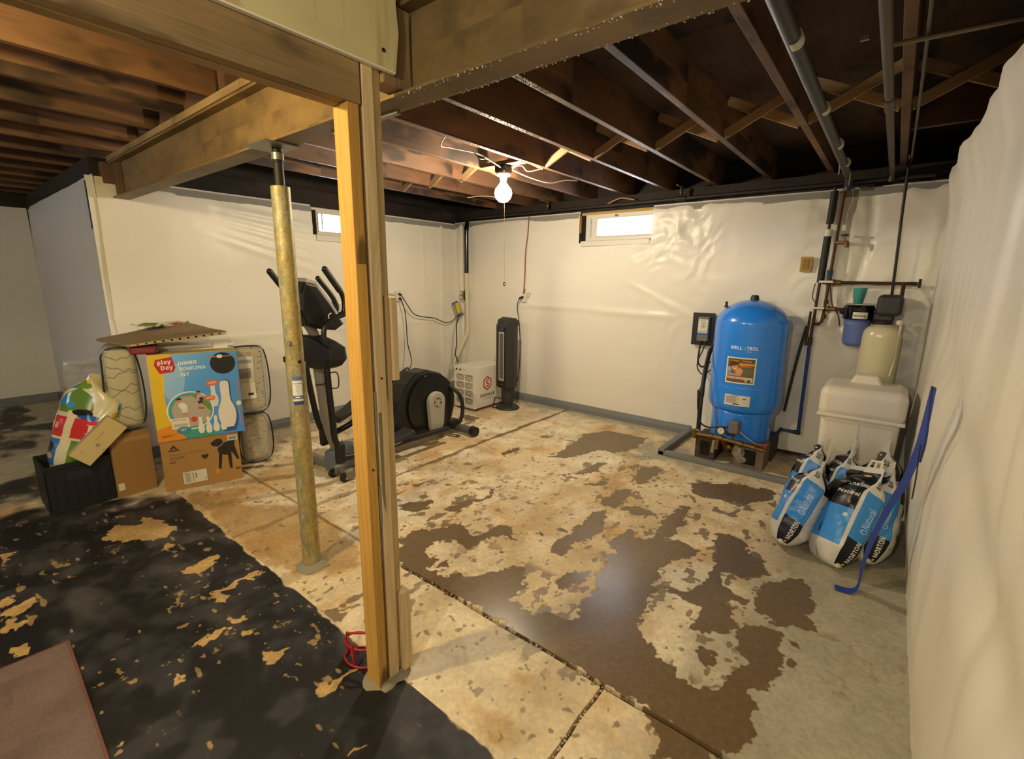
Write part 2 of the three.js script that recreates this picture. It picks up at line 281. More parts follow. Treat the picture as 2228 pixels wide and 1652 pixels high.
const backDisp = (x, y) => {
  let d = 0.022 + soft(x, y, 2) * sstep(0, 0.25, y);
  d += crumple(x, y, 3, 6) * 0.06 * Math.exp(-(((x - 3.2) / 0.42) ** 2 + ((y - 1.95) / 0.34) ** 2));                     // tight creases beside the window
  d += crumple(x, y, 13, 3.2) * 0.04 * sstep(3.9, 4.3, x) * sstep(0.2, 0.6, y) ;                                       // loose folds behind the pipes
  d += crumple(x, y, 23, 2.1) * 0.026 * sstep(2.2, 3.2, x) * sstep(1.6, 1.2, y);
  d += bump(y - (1.235 - 0.02 * (x - 1.2)) - 0.02 * noise(x * 2, 1), 0.035) * 0.016 * sstep(0.9, 1.4, x) * sstep(3.4, 2.9, x);  // the sagging overlap
  d += bump(y - (1.55 - 0.46 * (x - 2.6)), 0.03) * 0.011 * sstep(2.5, 2.8, x) * sstep(3.5, 3.2, x);
  d -= bump(x - 4.62 - 0.05 * Math.sin(y * 4), 0.03) * 0.02 * sstep(1, 1.3, y); d += bump(x - 0.12 - 0.02 * Math.sin(y * 3), 0.03) * 0.015;
  return d - 0.02 * sstep(2.24, 2.305, y);
};
const leftDisp = (zz, y) => {
  let d = 0.022 + soft(zz, y, 40) * sstep(0, 0.25, y);
  d += bump(y - 0.98, 0.02) * 0.008; for (let i = 0; i < 5; i++) d += bump((y - 2.12 + 0.09 * i) - (2.6 - zz) * (0.10 + 0.05 * i) * -1, 0.03) * 0.010 * sstep(3.3, 2.6, zz) * sstep(1.9, 2.3, zz);
  d += bump(zz - 0.62, 0.02) * 0.008 * sstep(1.2, 1.5, y) + bump(zz - 0.3, 0.03) * 0.01; return d - 0.02 * sstep(2.22, 2.29, y);
};
const TOP = 2.305;
const wallB = structure('wall_back');
{ const g = extr([[-0.3, 0], [5.5, 0], [5.5, 2.30], [2.9, 2.30], [2.9, 1.965], [2.0, 1.965], [2.0, 2.30], [-0.3, 2.30]], 0.22, 0); part('block_core', g.translate(0, 0, -0.24), mBlock, wallB); }
sheeting(wallB, [0, 0.04, 0], [1, 0, 0], [0, 1, 0], [0, 0, 1], 5.2, TOP - 0.04, 0.02, (a, b) => backDisp(a, b + 0.04), (a, b) => a > 2.0 && a < 2.86 && b + 0.04 > 1.965);
const wallL = structure('wall_left');
{ const g = extr([[0, 0], [3.86, 0], [3.86, 2.28], [2.13, 2.28], [2.13, 1.99], [1.30, 1.99], [1.30, 2.28], [0, 2.28]], 0.22, 0); part('block_core', g.rotateY(-Math.PI / 2).translate(-0.02, 0, 0), mBlock, wallL); }
sheeting(wallL, [0, 0.04, 0], [0, 0, 1], [0, 1, 0], [1, 0, 0], 3.90, 2.25, 0.02, (a, b) => leftDisp(a, b + 0.04), (a, b) => a > 1.30 && a < 2.12 && b + 0.04 > 2.0);
const wallN = structure('wall_return');
part('block_core', span(-3.3, -0.02, 0, 2.29, 3.6, 3.84, 0), mBlock, wallN);
sheeting(wallN, [-3.2, 0.03, 3.86], [1, 0, 0], [0, 1, 0], [0, 0, 1], 3.24, 2.27, 0.04, (a, b) => soft(a, b, 70) * 0.8 + bump(b - 1.2, 0.03) * 0.01);
const wallF = structure('wall_far_left');
part('block_core', span(-3.5, -3.22, 0, 2.29, 3.6, 8.7, 0), mBlock, wallF);
sheeting(wallF, [-3.2, 0.03, 8.6], [0, 0, -1], [0, 1, 0], [1, 0, 0], 4.74, 2.27, 0.05, (a, b) => soft(a, b, 90) * 0.6 + bump(b - 1.25, 0.03) * 0.008);
const wallR = structure('wall_right');
part('block_core', span(5.22, 5.46, 0, 2.30, -0.2, 8.7, 0), mBlock, wallR);
sheeting(wallR, [5.115, 0.0, -0.02], [0, 0, 1], [0, 1, 0], [-1, 0, 0], 8.6, 2.30, 0.025, (a, b) => {
  const w = 0.2 + 0.8 * sstep(0, 0.6, b);
  let d = -0.012 * sstep(0.5, 0, b) - 0.02 * sstep(0.3, 0, b) + soft(a, b, 120) * 0.8 * w;
  d += (noise(a * 7 + 0.6 * noise(a * 3, b * 2), b * 0.55) - 0.5) * 0.020 * sstep(0.0, 0.5, b) + (noise(a * 15, b * 0.7 + 4) - 0.5) * 0.005;
  d += 0.035 * Math.exp(-(((a - 1.9) / 0.7) ** 2 + ((b - 0.85) / 0.35) ** 2)) - 0.03 * bump(b - (1.25 - 0.18 * (a - 1.6)), 0.12) * sstep(1.2, 1.8, a) * sstep(4.4, 3.6, a);
  return d + 0.045 * sstep(2.0, 2.30, b) * (0.4 + noise(a * 1.3, 3)) - 0.03 * sstep(2.24, 2.3, b) * noise(a * 5, 1);
});
const wallS = structure('wall_front');
{ const g = extr([[-3.5, 0], [5.46, 0], [5.46, 2.44], [3.4, 2.44], [3.4, 2.0], [2.5, 2.0], [2.5, 2.44], [-0.6, 2.44], [-0.6, 2.0], [-1.5, 2.0], [-1.5, 2.44], [-3.5, 2.44]], 0.25, 0); part('block_core', g.translate(0, 0, 8.55), mat(0x9a958a, 0.9), wallS); }
// sill plates and rim boards on top of the walls
const sills = structure('trim_1');
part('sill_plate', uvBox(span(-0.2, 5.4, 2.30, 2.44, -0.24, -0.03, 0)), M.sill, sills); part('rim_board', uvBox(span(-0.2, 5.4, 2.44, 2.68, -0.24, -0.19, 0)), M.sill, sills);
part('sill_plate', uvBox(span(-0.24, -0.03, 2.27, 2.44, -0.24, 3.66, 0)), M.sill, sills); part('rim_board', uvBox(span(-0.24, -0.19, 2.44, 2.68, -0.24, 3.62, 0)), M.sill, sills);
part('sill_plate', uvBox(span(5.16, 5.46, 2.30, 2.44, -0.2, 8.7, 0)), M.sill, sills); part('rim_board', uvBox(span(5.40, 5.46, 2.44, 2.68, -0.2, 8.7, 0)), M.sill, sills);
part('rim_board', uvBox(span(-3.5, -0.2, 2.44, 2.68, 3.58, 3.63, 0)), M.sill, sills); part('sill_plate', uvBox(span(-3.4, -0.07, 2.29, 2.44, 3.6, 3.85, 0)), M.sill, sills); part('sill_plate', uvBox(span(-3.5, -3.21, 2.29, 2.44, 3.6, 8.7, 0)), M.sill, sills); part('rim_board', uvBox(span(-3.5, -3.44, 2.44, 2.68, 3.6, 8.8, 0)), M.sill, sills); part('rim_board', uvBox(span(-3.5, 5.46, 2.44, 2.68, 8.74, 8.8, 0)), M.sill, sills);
// grey termination strip that holds the top of the sheeting
const strip = structure('trim_2');
{ const r = rng(3); const lump = (g) => { const p = g.attributes.position; for (let i = 0; i < p.count; i++) { const x = p.getX(i), y = p.getY(i), z = p.getZ(i); if (y < 2.27) p.setY(i, y - 0.012 * noise(x * 7 + z * 7, 2) - 0.006 * noise(x * 30 + z * 30, 5)); } g.computeVertexNormals(); return g; };
  const m = mat(0x8b8b88, 0.75);
  part('strip', lump(new THREE.BoxGeometry(1.98, 0.045, 0.014, 90, 1, 1).translate(1.0, 2.268, 0.022)), m, strip); part('strip', lump(new THREE.BoxGeometry(2.24, 0.045, 0.014, 90, 1, 1).translate(3.99, 2.268, 0.022)), m, strip);
  part('strip', lump(new THREE.BoxGeometry(0.014, 0.045, 1.28, 1, 1, 60).translate(0.022, 2.25, 0.65)), m, strip); part('strip', lump(new THREE.BoxGeometry(0.014, 0.045, 1.5, 1, 1, 60).translate(0.022, 2.25, 2.87)), m, strip); }
// grey drain channel at the wall foot, with its detour round the tank
const bb = (n, geos) => { const s = structure(n); part('channel', geos, M.trim, s); return s; };
const chan = (len) => extr([[0, 0], [0.045, 0], [0.045, 0.05], [0.03, 0.085], [0, 0.09]], len, 0.002);    // profile x out from the wall, extruded along z
bb('baseboard_back', chan(3.4).rotateY(-Math.PI / 2).scale(1, 1, 1).translate(3.43, 0, 0.012));
bb('baseboard_left', chan(3.82).translate(0.012, 0, 0.04));
bb('baseboard_tank', [span(3.39, 3.45, 0, 0.062, 0.03, 0.80, 0.008), span(3.39, 4.6, 0, 0.045, 0.74, 0.80, 0.008), span(3.45, 4.55, 0, 0.012, 0.66, 0.74, 0.004)]);
bb('baseboard_return', span(-3.18, 0.0, 0, 0.10, 3.87, 3.90, 0.006)); bb('baseboard_far_left', span(-3.19, -3.15, 0, 0.10, 3.9, 8.5, 0.006));

// windows
function basementWindow(name, w, y0, y1, glass) {               // in the plane z = 0, opening from x = 0 to w
  const s = structure(name);
  part('window_frame', extr([[0.07, y0], [w, y0], [w, y1], [0.07, y1]], 0.035, 0.003, false, [[[glass[0], glass[2]], [glass[1], glass[2]], [glass[1], glass[3]], [glass[0], glass[3]]]]).translate(0, 0, -0.045), M.white, s);
  parts('sash_rail', [span(glass[0] - 0.012, glass[1] + 0.012, glass[3], glass[3] + 0.012, -0.02, 0.002), span(glass[0] - 0.012, glass[1] + 0.012, glass[2] - 0.014, glass[2], -0.02, 0.004), span(glass[0] - 0.012, glass[0], glass[2], glass[3], -0.02, 0.002), span(glass[1], glass[1] + 0.012, glass[2], glass[3], -0.02, 0.002)], M.white, s);
  part('latch_channel', span(0.125, 0.14, y0 + 0.05, y1 - 0.03, -0.01, -0.003, 0.002), mat(0xa7b6cf, 0.4), s); parts('latch', [span(0.42, 0.455, y1 - 0.03, y1 - 0.012, -0.01, 0.004), span(0.127, 0.138, y1 - 0.085, y1 - 0.075, -0.01, 0.004)], M.greyPlastic, s);
  part('pane', span(glass[0], glass[1], glass[2], glass[3], -0.034, -0.030, 0), new THREE.MeshPhysicalMaterial({ color: 0xffffff, roughness: 0.02, transmission: 1, thickness: 0 }), s);
  parts('foam_seal', [span(0.0, w, y1, y1 + 0.03, -0.05, -0.01, 0.01), span(-0.012, 0.004, y0 + 0.1, y1, -0.03, 0.0, 0.006)], name === 'window_1' ? mat(0xb99a4e, 0.9) : M.white, s);
  part('gap_shade', span(0.0, 0.072, y0 - 0.005, y1 + 0.01, -0.2, -0.03, 0), mat(0x17130f, 0.9), s);  // near-black box paints in the shade of the open gap beside the frame
  parts('surround', [span(0, w + 0.03, y0 - 0.02, y0, -0.22, -0.02, 0), span(w, w + 0.03, y0, y1 + 0.02, -0.22, -0.02, 0), span(0, w + 0.03, y1 + 0.012, y1 + 0.035, -0.22, -0.04, 0)], M.white, s); return s;
}
const w1 = basementWindow('window_1', 0.86, 1.975, 2.262, [0.215, 0.845, 2.035, 2.215]); w1.position.set(2.0, 0, 0);
const w2 = basementWindow('window_2', 0.82, 1.995, 2.245, [0.09, 0.79, 2.035, 2.215]); w2.rotation.y = Math.PI / 2; w2.position.set(0.0, 0, 2.12);
for (const [n, x, ww] of [['unseen_window_3', 3.4, 0.9], ['unseen_window_4', -0.6, 0.9]]) { const w = basementWindow(n, ww, 2.0, 2.40, [0.09, 0.86, 2.05, 2.36]); w.rotation.y = Math.PI; w.position.set(x, 0, 8.55); }  // unseen windows behind the viewer, added for neutral daylight fill
part('window_sill', uvBox(span(0.03, 0.85, 1.925, 1.985, -0.005, 0.045, 0.01)), M.white, w1); part('window_sill', span(0.03, 0.80, 1.93, 1.998, -0.02, 0.045, 0.01), M.white, w2);

// ---------------------------------------------------------------- ceiling: subfloor, joists, bridging
const ceiling = structure('ceiling');
part('subfloor', uvBox(span(-3.5, 5.46, 2.675, 2.72, -0.24, 8.8, 0)), M.subfloor, ceiling);
const JX = []; for (let i = -5; i <= 5; i++) JX.push(2.985 + 0.4535 * i); // five west of 2.53, six east
const mBridge = mat(new THREE.Color(0.50, 0.34, 0.19), 0.7, { map: woodMap });
JX.forEach((x, i) => {
  if (x > 0.05) part('joist', uvBox(span(x - 0.02, x + 0.02, 2.44, 2.675, -0.18, 3.72, 0.003), 2, i * 0.37), M.joist, ceiling);
  part('joist', uvBox(span(x - 0.062, x - 0.022, 2.44, 2.675, 3.64, 8.74, 0.003), 2, i * 0.53 + 3), M.joist, ceiling);
});
for (let x = JX[0] - 0.4535; x > -3.4; x -= 0.4535) part('joist', uvBox(span(x - 0.062, x - 0.022, 2.44, 2.675, 3.6, 8.74, 0.003), 2, x), M.joist, ceiling);
for (let i = 0; i + 1 < JX.length; i++) {
  if (JX[i] < 0.1) continue; const a = JX[i] + 0.02, b = JX[i + 1] - 0.02, L = Math.hypot(b - a, 0.2), t = Math.atan2(0.2, b - a);
  for (const s of [1, -1]) { const g = uvBox(box(L, 0.055, 0.019, 0, 0, 0, 0.002)).rotateZ(s * t).translate((a + b) / 2, 2.556, 1.5 + s * 0.011 + (i % 3 - 1) * 0.02); part('bridging', g, mBridge, ceiling); }
}
for (const [i, z] of [[9, 3.0], [9, 0.9]]) part('blocking', uvBox(span(JX[i] + 0.02, JX[i + 1] - 0.02, 2.47, 2.66, z, z + 0.04)), M.joist, ceiling);

// ---------------------------------------------------------------- steel beam, timber header, posts
const beam = thing('steel_beam', 'long brown steel I-beam carrying the ceiling joists, beaded with water drops', 'beam', [0, 0, 3.695]);
part('web', uvBox(span(0.02, 5.2, 2.15, 2.392, -0.005, 0.005, 0)), M.steel, beam);
part('bottom_flange', uvBox(span(0.02, 5.2, 2.14, 2.152, -0.054, 0.054, 0.002)), M.steel, beam); part('top_flange', uvBox(span(0.02, 5.2, 2.39, 2.402, -0.054, 0.054, 0.002)), M.steel, beam);
part('nailer', uvBox(span(0.02, 5.2, 2.402, 2.44, -0.062, 0.062, 0.002)), M.header, beam, 'timber nailer board on the top flange');
parts('end_block', [uvBox(span(-0.06, 0.02, 2.14, 2.40, -0.05, 0.10)), uvBox(span(0.09, 0.16, 2.152, 2.39, 0.006, 0.045))], M.joist, beam, 'timber packing at the wall pocket');
{ const r = rng(5), gs = [], d = new THREE.MeshPhysicalMaterial({ color: 0xffffff, roughness: 0.05, transmission: 0.25, thickness: 0.01, ior: 1.33 });
  for (let i = 0; i < 240; i++) { const x = 3.5 + r() * 1.6, s = 0.0012 + r() * r() * 0.0022; gs.push(new THREE.SphereGeometry(s, 7, 5).translate(x, 2.14 - s * 0.3, (r() < 0.5 ? 0.048 : -0.048) + (r() - 0.5) * 0.02)); }
  const o = part('water_drops', gs, d, beam); o.userData.kind = 'stuff';
  const gj = []; for (const k of [5, 6, 7]) { for (let i = 0; i < 230; i++) { const s = 0.0012 + r() * 0.0016; gj.push(new THREE.SphereGeometry(s, 7, 5).translate(JX[k] - 0.4535 + (r() - 0.5) * 0.034, 2.44 - s * 0.3, (k === 6 ? 2.2 : k === 7 ? 2.75 : 1.9) + r() * r() * 1.0)); } }
  const q = part('water_drops', gj, d, ceiling); q.userData.kind = 'stuff'; }
const header = thing('timber_header', 'doubled timber header of the removed partition running from the wooden post', 'beam', [3.51, 0, 0]);
part('board', uvBox(span(-0.04, -0.002, 2.065, 2.435, 3.905, 8.5, 0.003), 2), M.header, header); part('board', uvBox(span(0.002, 0.04, 2.068, 2.435, 3.905, 8.5, 0.003), 2, 1.3), M.header, header);
const plasterTex = dataTex(512, 256, (u, v) => { const s = sstep(0.55, 0.75, fbm(u * 40, v * 1.6, 4)) * 0.8, k = 0.94 + 0.1 * (fbm(u * 12, v * 6, 3) - 0.5); return mix3([226 * k, 214 * k, 160 * k], [160, 132, 80], s * 0.55); });
const dry = thing('drywall_panel', 'torn strip of yellowed drywall screwed to the side of the timber header', 'drywall', [3.556, 0, 0]);
{ const g = extr([[3.785, 2.19], [8.5, 2.19], [8.5, 2.66], [3.775, 2.66], [3.768, 2.5], [3.778, 2.38], [3.77, 2.3]], 0.012, 0.0015).rotateY(-Math.PI / 2).translate(0.012, 0, 0); placeUV(g, 2.4, 0.6, (x, y, z) => [z, y]); part('gypsum_sheet', g, mat(0xffffff, 0.85, { map: plasterTex }), dry);
  part('paper_edge', span(-0.003, 0.012, 2.183, 2.191, 3.785, 8.5, 0), mat(0xe9e4d0, 0.9), dry);
  for (const [z, y] of [[3.83, 2.235], [3.83, 2.40], [4.21, 2.315], [4.3, 2.5], [4.62, 2.31], [3.8, 2.56]]) part('screw_head', new THREE.CylinderGeometry(0.006, 0.006, 0.004, 12).rotateZ(Math.PI / 2).translate(0.014, y, z), M.iron, dry); }

const post = thing('wooden_post', 'built-up wooden post of several rough studs standing under the timber header', 'post', [3.51, 0, 3.86]);
part('stud', uvBox(span(-0.039, 0.038, 0.0, 2.068, 0.052, 0.092), 1), M.post, post, 'front stud with orange lamp glow in its colour');
part('stud', uvBox(span(-0.036, 0.039, 0.0, 2.40, -0.002, 0.038), 1, 2.1), M.postPale, post, 'pale middle stud'); part('stud', uvBox(span(-0.034, 0.022, 0.0, 2.40, -0.040, -0.005), 1, 3.3), M.postPale, post, 'weathered rear stud');
part('filler', [span(-0.03, 0.022, 0.4, 2.05, 0.037, 0.053, 0.002), ...[0.6, 0.75, 0.95, 1.1, 1.3].map((y, i) => box(0.02, 0.16, 0.014, 0.022, y, 0.045, 0.006).rotateY(0.1 * (i % 2)))], mat(0x7c776b, 0.9), post, 'grey crumbling filler in the gap');
part('cleat', uvBox(span(0.0, 0.03, 1.20, 1.49, -0.068, -0.041), 1, 1), M.postPale, post); part('foot_block', uvBox(span(0.0, 0.05, 0.012, 0.36, -0.062, -0.020), 1, 4), M.postPale, post, 'short foot block');
{ const g = new THREE.CylinderGeometry(0.066, 0.092, 0.02, 22, 3).scale(0.85, 1, 1).translate(0.0, 0.008, 0.02), p = g.attributes.position; for (let i = 0; i < p.count; i++) { const k = 0.75 + 0.5 * noise(p.getX(i) * 26 + 3, p.getZ(i) * 26); p.setX(i, p.getX(i) * k); p.setZ(i, p.getZ(i) * k); } g.computeVertexNormals(); part('mortar_foot', g, mat(0x8f8670, 0.9), post); }
part('added_light_stop', uvBox(span(-0.039, 0.040, 2.156, 2.386, -0.157, -0.042), 1, 0.4), M.header, post);  // added block, keeps lamp light off the beam web behind the post
for (const [y, z] of [[1.22, 0.018], [0.9, 0.07]]) part('nail', new THREE.CylinderGeometry(0.004, 0.004, 0.003, 8).rotateZ(Math.PI / 2).translate(0.04, y, z), M.iron, post);

const rustTex = dataTex(512, 1024, (u, v) => { const a = fbm(u * 7, v * 12, 4), b = sstep(0.45, 0.68, a), k = 0.9 + 0.2 * (noise(u * 60, v * 120) - 0.5), d = sstep(0.5, 0.7, fbm(u * 14 + 9, v * 22, 4)); let c = mix3(mix3([182, 176, 138], [188, 168, 104], sstep(0.35, 0.6, fbm(u * 3 + 30, v * 4, 3))), [190, 160, 92], 0.6 * b); c = mix3(c, [140, 132, 100], 0.5 * d); return c.map((x) => x * k); });
const mRust = mat(0xffffff, 0.5, { map: rustTex, metalness: 0.25 });
const col = thing('steel_column', 'mottled galvanised steel jack post with a paper label, carrying the beam', 'column', [2.585, 0, 3.695]);
part('lower_tube', new THREE.CylinderGeometry(0.046, 0.046, 1.13, 32).translate(0, 0.565, 0), mRust, col); part('upper_tube', new THREE.CylinderGeometry(0.0425, 0.0425, 0.87, 32).translate(0, 1.53, 0), mRust, col);
part('collar', new THREE.CylinderGeometry(0.048, 0.048, 0.012, 32).translate(0, 1.132, 0), mRust, col);
part('screw_jack', [new THREE.CylinderGeometry(0.022, 0.022, 0.17, 20).translate(0, 2.045, 0), ...[0, 1, 2, 3, 4, 5].map((i) => new THREE.TorusGeometry(0.022, 0.003, 6, 20).rotateX(Math.PI / 2).translate(0, 2.07 + i * 0.009, 0))], M.iron, col); part('jack_nut', new THREE.CylinderGeometry(0.03, 0.03, 0.03, 6).translate(0, 2.095, 0), M.galv, col);
part('top_plate', box(0.20, 0.006, 0.16, 0, 2.134, 0.02, 0.001), M.galv, col); part('base_plate', [box(0.15, 0.008, 0.12, 0, 0.004, 0, 0.002), new THREE.CylinderGeometry(0.055, 0.085, 0.03, 18).translate(0, 0.015, 0)], mat(0x8d8878, 0.85), col);
part('locking_pin', [rod(V(-0.075, 1.145, 0.01), V(0.05, 1.145, 0.0), 0.008), box(0.022, 0.03, 0.022, -0.072, 1.145, 0.01)], M.iron, col); part('bolt', [new THREE.CylinderGeometry(0.012, 0.012, 0.016, 6).rotateX(Math.PI / 2).rotateY(0.7).translate(0.03, 1.24, 0.037)], M.galv, col);
{ const t = canvasTex(128, 320, (g, w, h) => { g.fillStyle = '#dfe0dc'; g.fillRect(0, 0, w, h); g.fillStyle = '#5c6d94'; g.fillRect(0, 0, w, 46); g.fillRect(0, 76, w, 6); g.fillRect(0, 214, w, 40); g.fillStyle = '#2c3f77'; g.fillRect(0, 278, w, 42); g.fillStyle = '#8f9194'; for (let i = 0; i < 6; i++) g.fillRect(40 + (i % 2) * 12, 100 + i * 16, 46 - (i % 3) * 10, 6); g.fillStyle = '#fff'; g.fillRect(30, 226, 60, 14); });
  const g = new THREE.CylinderGeometry(0.0468, 0.0468, 0.145, 16, 1, true, 0.62, 1.0).translate(0, 1.0, 0); part('paper_label', g, mat(0xffffff, 0.6, { map: t, side: THREE.DoubleSide }), col, 'blue and white paper label'); }

// ---------------------------------------------------------------- lamps
const glow = new THREE.MeshStandardMaterial({ color: 0xfff2d8, emissive: new THREE.Color(1, 0.80, 0.50), emissiveIntensity: 26, roughness: 0.4 });
function lamp(label, x, z, drop, power, tint, chain) {
  const t = thing('bulb_fixture', label, 'light', [x, 2.44, z]);
  part('junction_box', box(0.10, 0.05, 0.10, 0, -0.03, 0, 0.006), M.iron, t); part('mounting_board', uvBox(box(0.414, 0.03, 0.09, 0, 0.012, 0)), M.joist, t);
  part('lampholder', lathe([[0, -0.055], [0.055, -0.055], [0.058, -0.066], [0.05, -0.078], [0.03, -0.085], [0.026, -0.11], [0, -0.11]], 28), M.white, t);
  const y = -0.055 - drop;
  part('bulb', lathe([[0.0, y - 0.072], [0.035, y - 0.064], [0.062, y - 0.036], [0.072, y], [0.064, y + 0.034], [0.040, y + 0.062], [0.023, y + 0.088], [0.018, y + 0.11], [0.0, y + 0.112]], 32), glow, t);
  part('screw_base', new THREE.CylinderGeometry(0.0165, 0.0165, 0.035, 16).translate(0, Math.min(-0.1, y + 0.115), 0), M.galv, t);
  const l = new THREE.PointLight(tint, power); l.position.set(0, y, 0); l.castShadow = true; l.shadow.radius = 2.4; l.shadow.mapSize.set(1024, 1024); l.shadow.bias = -0.002; t.add(l);
  if (chain) { part('pull_chain', rod(V(0.028, -0.09, 0.02), V(0.035, -0.905, 0.02), 0.0012, 0.0012, 6), mat(0xcab98c, 0.4), t); part('pull_ring', new THREE.TorusGeometry(0.012, 0.0035, 8, 20).scale(0.8, 1.1, 1).rotateY(0.7).translate(0.035, -0.922, 0.02), M.black, t); }
  return t;
}
lamp('glowing bare bulb with pull chain on a ceiling junction box', 2.315, 1.75, 0.155, BULB_1, WARM_1, true);
lamp('glowing bare bulb hidden behind the timber header on the left', 2.94, 5.02, 0.135, BULB_2, WARM_2, false);
lamp('glowing bare bulb on the ceiling behind the viewer', 4.58, 6.2, 0.135, BULB_3, WARM_3, false);

// ---------------------------------------------------------------- ceiling services
{ const t = thing('drain_pipe', 'thick dark grey pipe with white tape bands slung under the ceiling joists', 'pipe', [4.5, 2.37, 0]);
  part('tube', rod(V(0.0, 0, 3.9), V(-0.015, -0.01, 0.18), 0.026, 0.026, 28), mat(0x36363b, 0.5), t); part('elbow', pipe([V(-0.015, -0.01, 0.18), V(-0.02, -0.06, 0.125), V(-0.02, -0.1, 0.12)], 0.0255), mat(0x333337, 0.5), t);
  for (const [z, l] of [[2.86, 0.055], [2.03, 0.05], [1.29, 0.055], [0.72, 0.03]]) part('tape_band', rod(V(0, -0.003, z), V(0, -0.003, z - l), 0.0272, 0.0272, 28), mat(0xc9c6b6, 0.5), t);
  parts('tape_flag', [new THREE.BoxGeometry(0.002, 0.075, 0.05).rotateX(0.5).translate(-0.026, -0.05, 0.78), new THREE.BoxGeometry(0.002, 0.09, 0.03).rotateX(-0.4).translate(0.01, -0.06, 0.42)], mat(0xd6d3c4, 0.6), t); }
{ const t = thing('vent_pipe', 'greyish brown straight pipe with coupling beside the thick taped pipe', 'pipe', [4.745, 2.37, 0]);
  part('tube', [rod(V(0, 0, 3.9), V(0, 0, 0.12), 0.0175, 0.0175, 20), ...pipe([V(0, 0, 0.14), V(0.0, -0.02, 0.115), V(0, -0.06, 0.11)], 0.017)], mat(0x544c44, 0.6), t); parts('coupling', [rod(V(0, 0, 1.98), V(0, 0, 1.80), 0.022), rod(V(0, 0, 0.35), V(0, 0, 0.28), 0.021)], mat(0x4c453f, 0.55), t); }
single('conduit', [rod(V(4.75, 2.41, 2.47), V(5.12, 2.41, 2.44), 0.009)], mat(0x857a6a, 0.5), 'thin pale conduit crossing the joists toward the right wall', 'conduit');
single('ceiling_wire', capped([V(4.845, 2.425, 3.8), V(4.85, 2.425, 2.0), V(4.845, 2.42, 0.2)], 0.006, 30, 8), mat(0x5a534a, 0.6), 'thin dark wire running along the last joist by the right wall', 'cable');
single('wall_clip', box(0.03, 0.02, 0.012, 4.655, 2.5, 2.35, 0.002), M.chrome, 'small shiny metal clip between the joists beside the grey pipe', 'clip');
{ const t = thing('gas_pipe', 'black iron pipe along the top of the window wall with two shutoff valves', 'pipe', [0, 2.335, 0.085]);
  part('tube', rod(V(0.45, 0, 0), V(5.0, 0.0, 0), 0.015), M.iron, t);
  for (const x of [1.6, 3.15]) { const v = part('valve', [rod(V(x - 0.05, 0, 0), V(x + 0.05, 0, 0), 0.022), rod(V(x, 0, 0), V(x, 0.1, 0.01), 0.012)], M.iron, t); part('lever', [box(0.012, 0.012, 0.16, x + 0.01, 0.10, 0.07)], M.galv, v); part('union', new THREE.CylinderGeometry(0.019, 0.019, 0.03, 6).translate(x, 0.06, 0), M.brass, v); } }
const cable = (label, pts, r, m = M.wire, group) => single('electric_cable', capped(pts, r, pts.length * 10, 8), m, label, 'cable', group);
cable('white cable dropping off the joist into the lit bulb box', [V(2.515, 2.5, 2.52), V(2.46, 2.405, 2.56), V(2.41, 2.42, 2.42), V(2.395, 2.44, 2.12), V(2.37, 2.42, 1.93), V(2.33, 2.415, 1.80)], 0.0042);
cable('dark loose cable loop beside the white one near the bulb box', [V(2.395, 2.445, 2.18), V(2.405, 2.41, 2.13), V(2.38, 2.43, 2.02), V(2.345, 2.425, 1.84)], 0.004, M.black);
cable('pair of pale cables sagging from the bulb box to the next joist', [V(2.35, 2.42, 1.72), V(2.40, 2.38, 1.50), V(2.45, 2.37, 1.28), V(2.505, 2.41, 1.12), V(2.53, 2.425, 0.98)], 0.0055);
cable('short pale cable kinked from the bulb box up to the joist', [V(2.36, 2.43, 1.72), V(2.43, 2.44, 1.66), V(2.44, 2.41, 1.60), V(2.505, 2.43, 1.52)], 0.005);
cable('thin white cable hanging under the dark joists left behind the lit bulb', [V(1.15, 2.41, 0.95), V(1.30, 2.415, 0.92), V(1.45, 2.40, 0.90), V(1.58, 2.36, 0.86)], 0.004);
cable('dark cable hanging in a V on the orange lit joist', [V(2.06, 2.50, 2.62), V(2.055, 2.435, 2.45), V(2.06, 2.47, 2.2)], 0.005, M.iron);
cable('pale cable bowed over the black pipe above the window', [V(2.35, 2.36, 0.04), V(2.5, 2.40, 0.05), V(2.65, 2.375, 0.04)], 0.006, mat(0xb98a55, 0.5));
single('steel_lintel', uvBox(span(3.00, 3.42, 2.128, 2.14, 3.65, 3.67, 0.002)), M.galv, 'short galvanised strip nailed under the steel beam beside the post', 'bracket');

// ---------------------------------------------------------------- corner services on the window wall
{ const t = thing('discharge_pipe', 'upright pipe in the corner, black above and cream plastic below', 'pipe', [0, 0, 0]);
  part('black_section', [rod(V(0.287, 1.63, 0.085), V(0.29, 2.2, 0.085), 0.03, 0.03, 20), rod(V(0.29, 2.19, 0.085), V(0.30, 2.30, 0.07), 0.036, 0.02, 16)], M.blackGloss, t, 'glossy black upper pipe');
  part('cream_section', pipe([V(0.287, 1.64, 0.085), V(0.30, 0.90, 0.085), V(0.33, 0.82, 0.12), V(0.415, 0.57, 0.40), V(0.40, 0.50, 0.44), V(0.40, 0.36, 0.50)], 0.027, 20), M.offWhite, t, 'cream plastic lower pipe');
  parts('coupling', [rod(V(0.30, 0.94, 0.085), V(0.30, 0.87, 0.085), 0.034), ball(0.038, 0.412, 0.545, 0.42)], M.offWhite, t); }
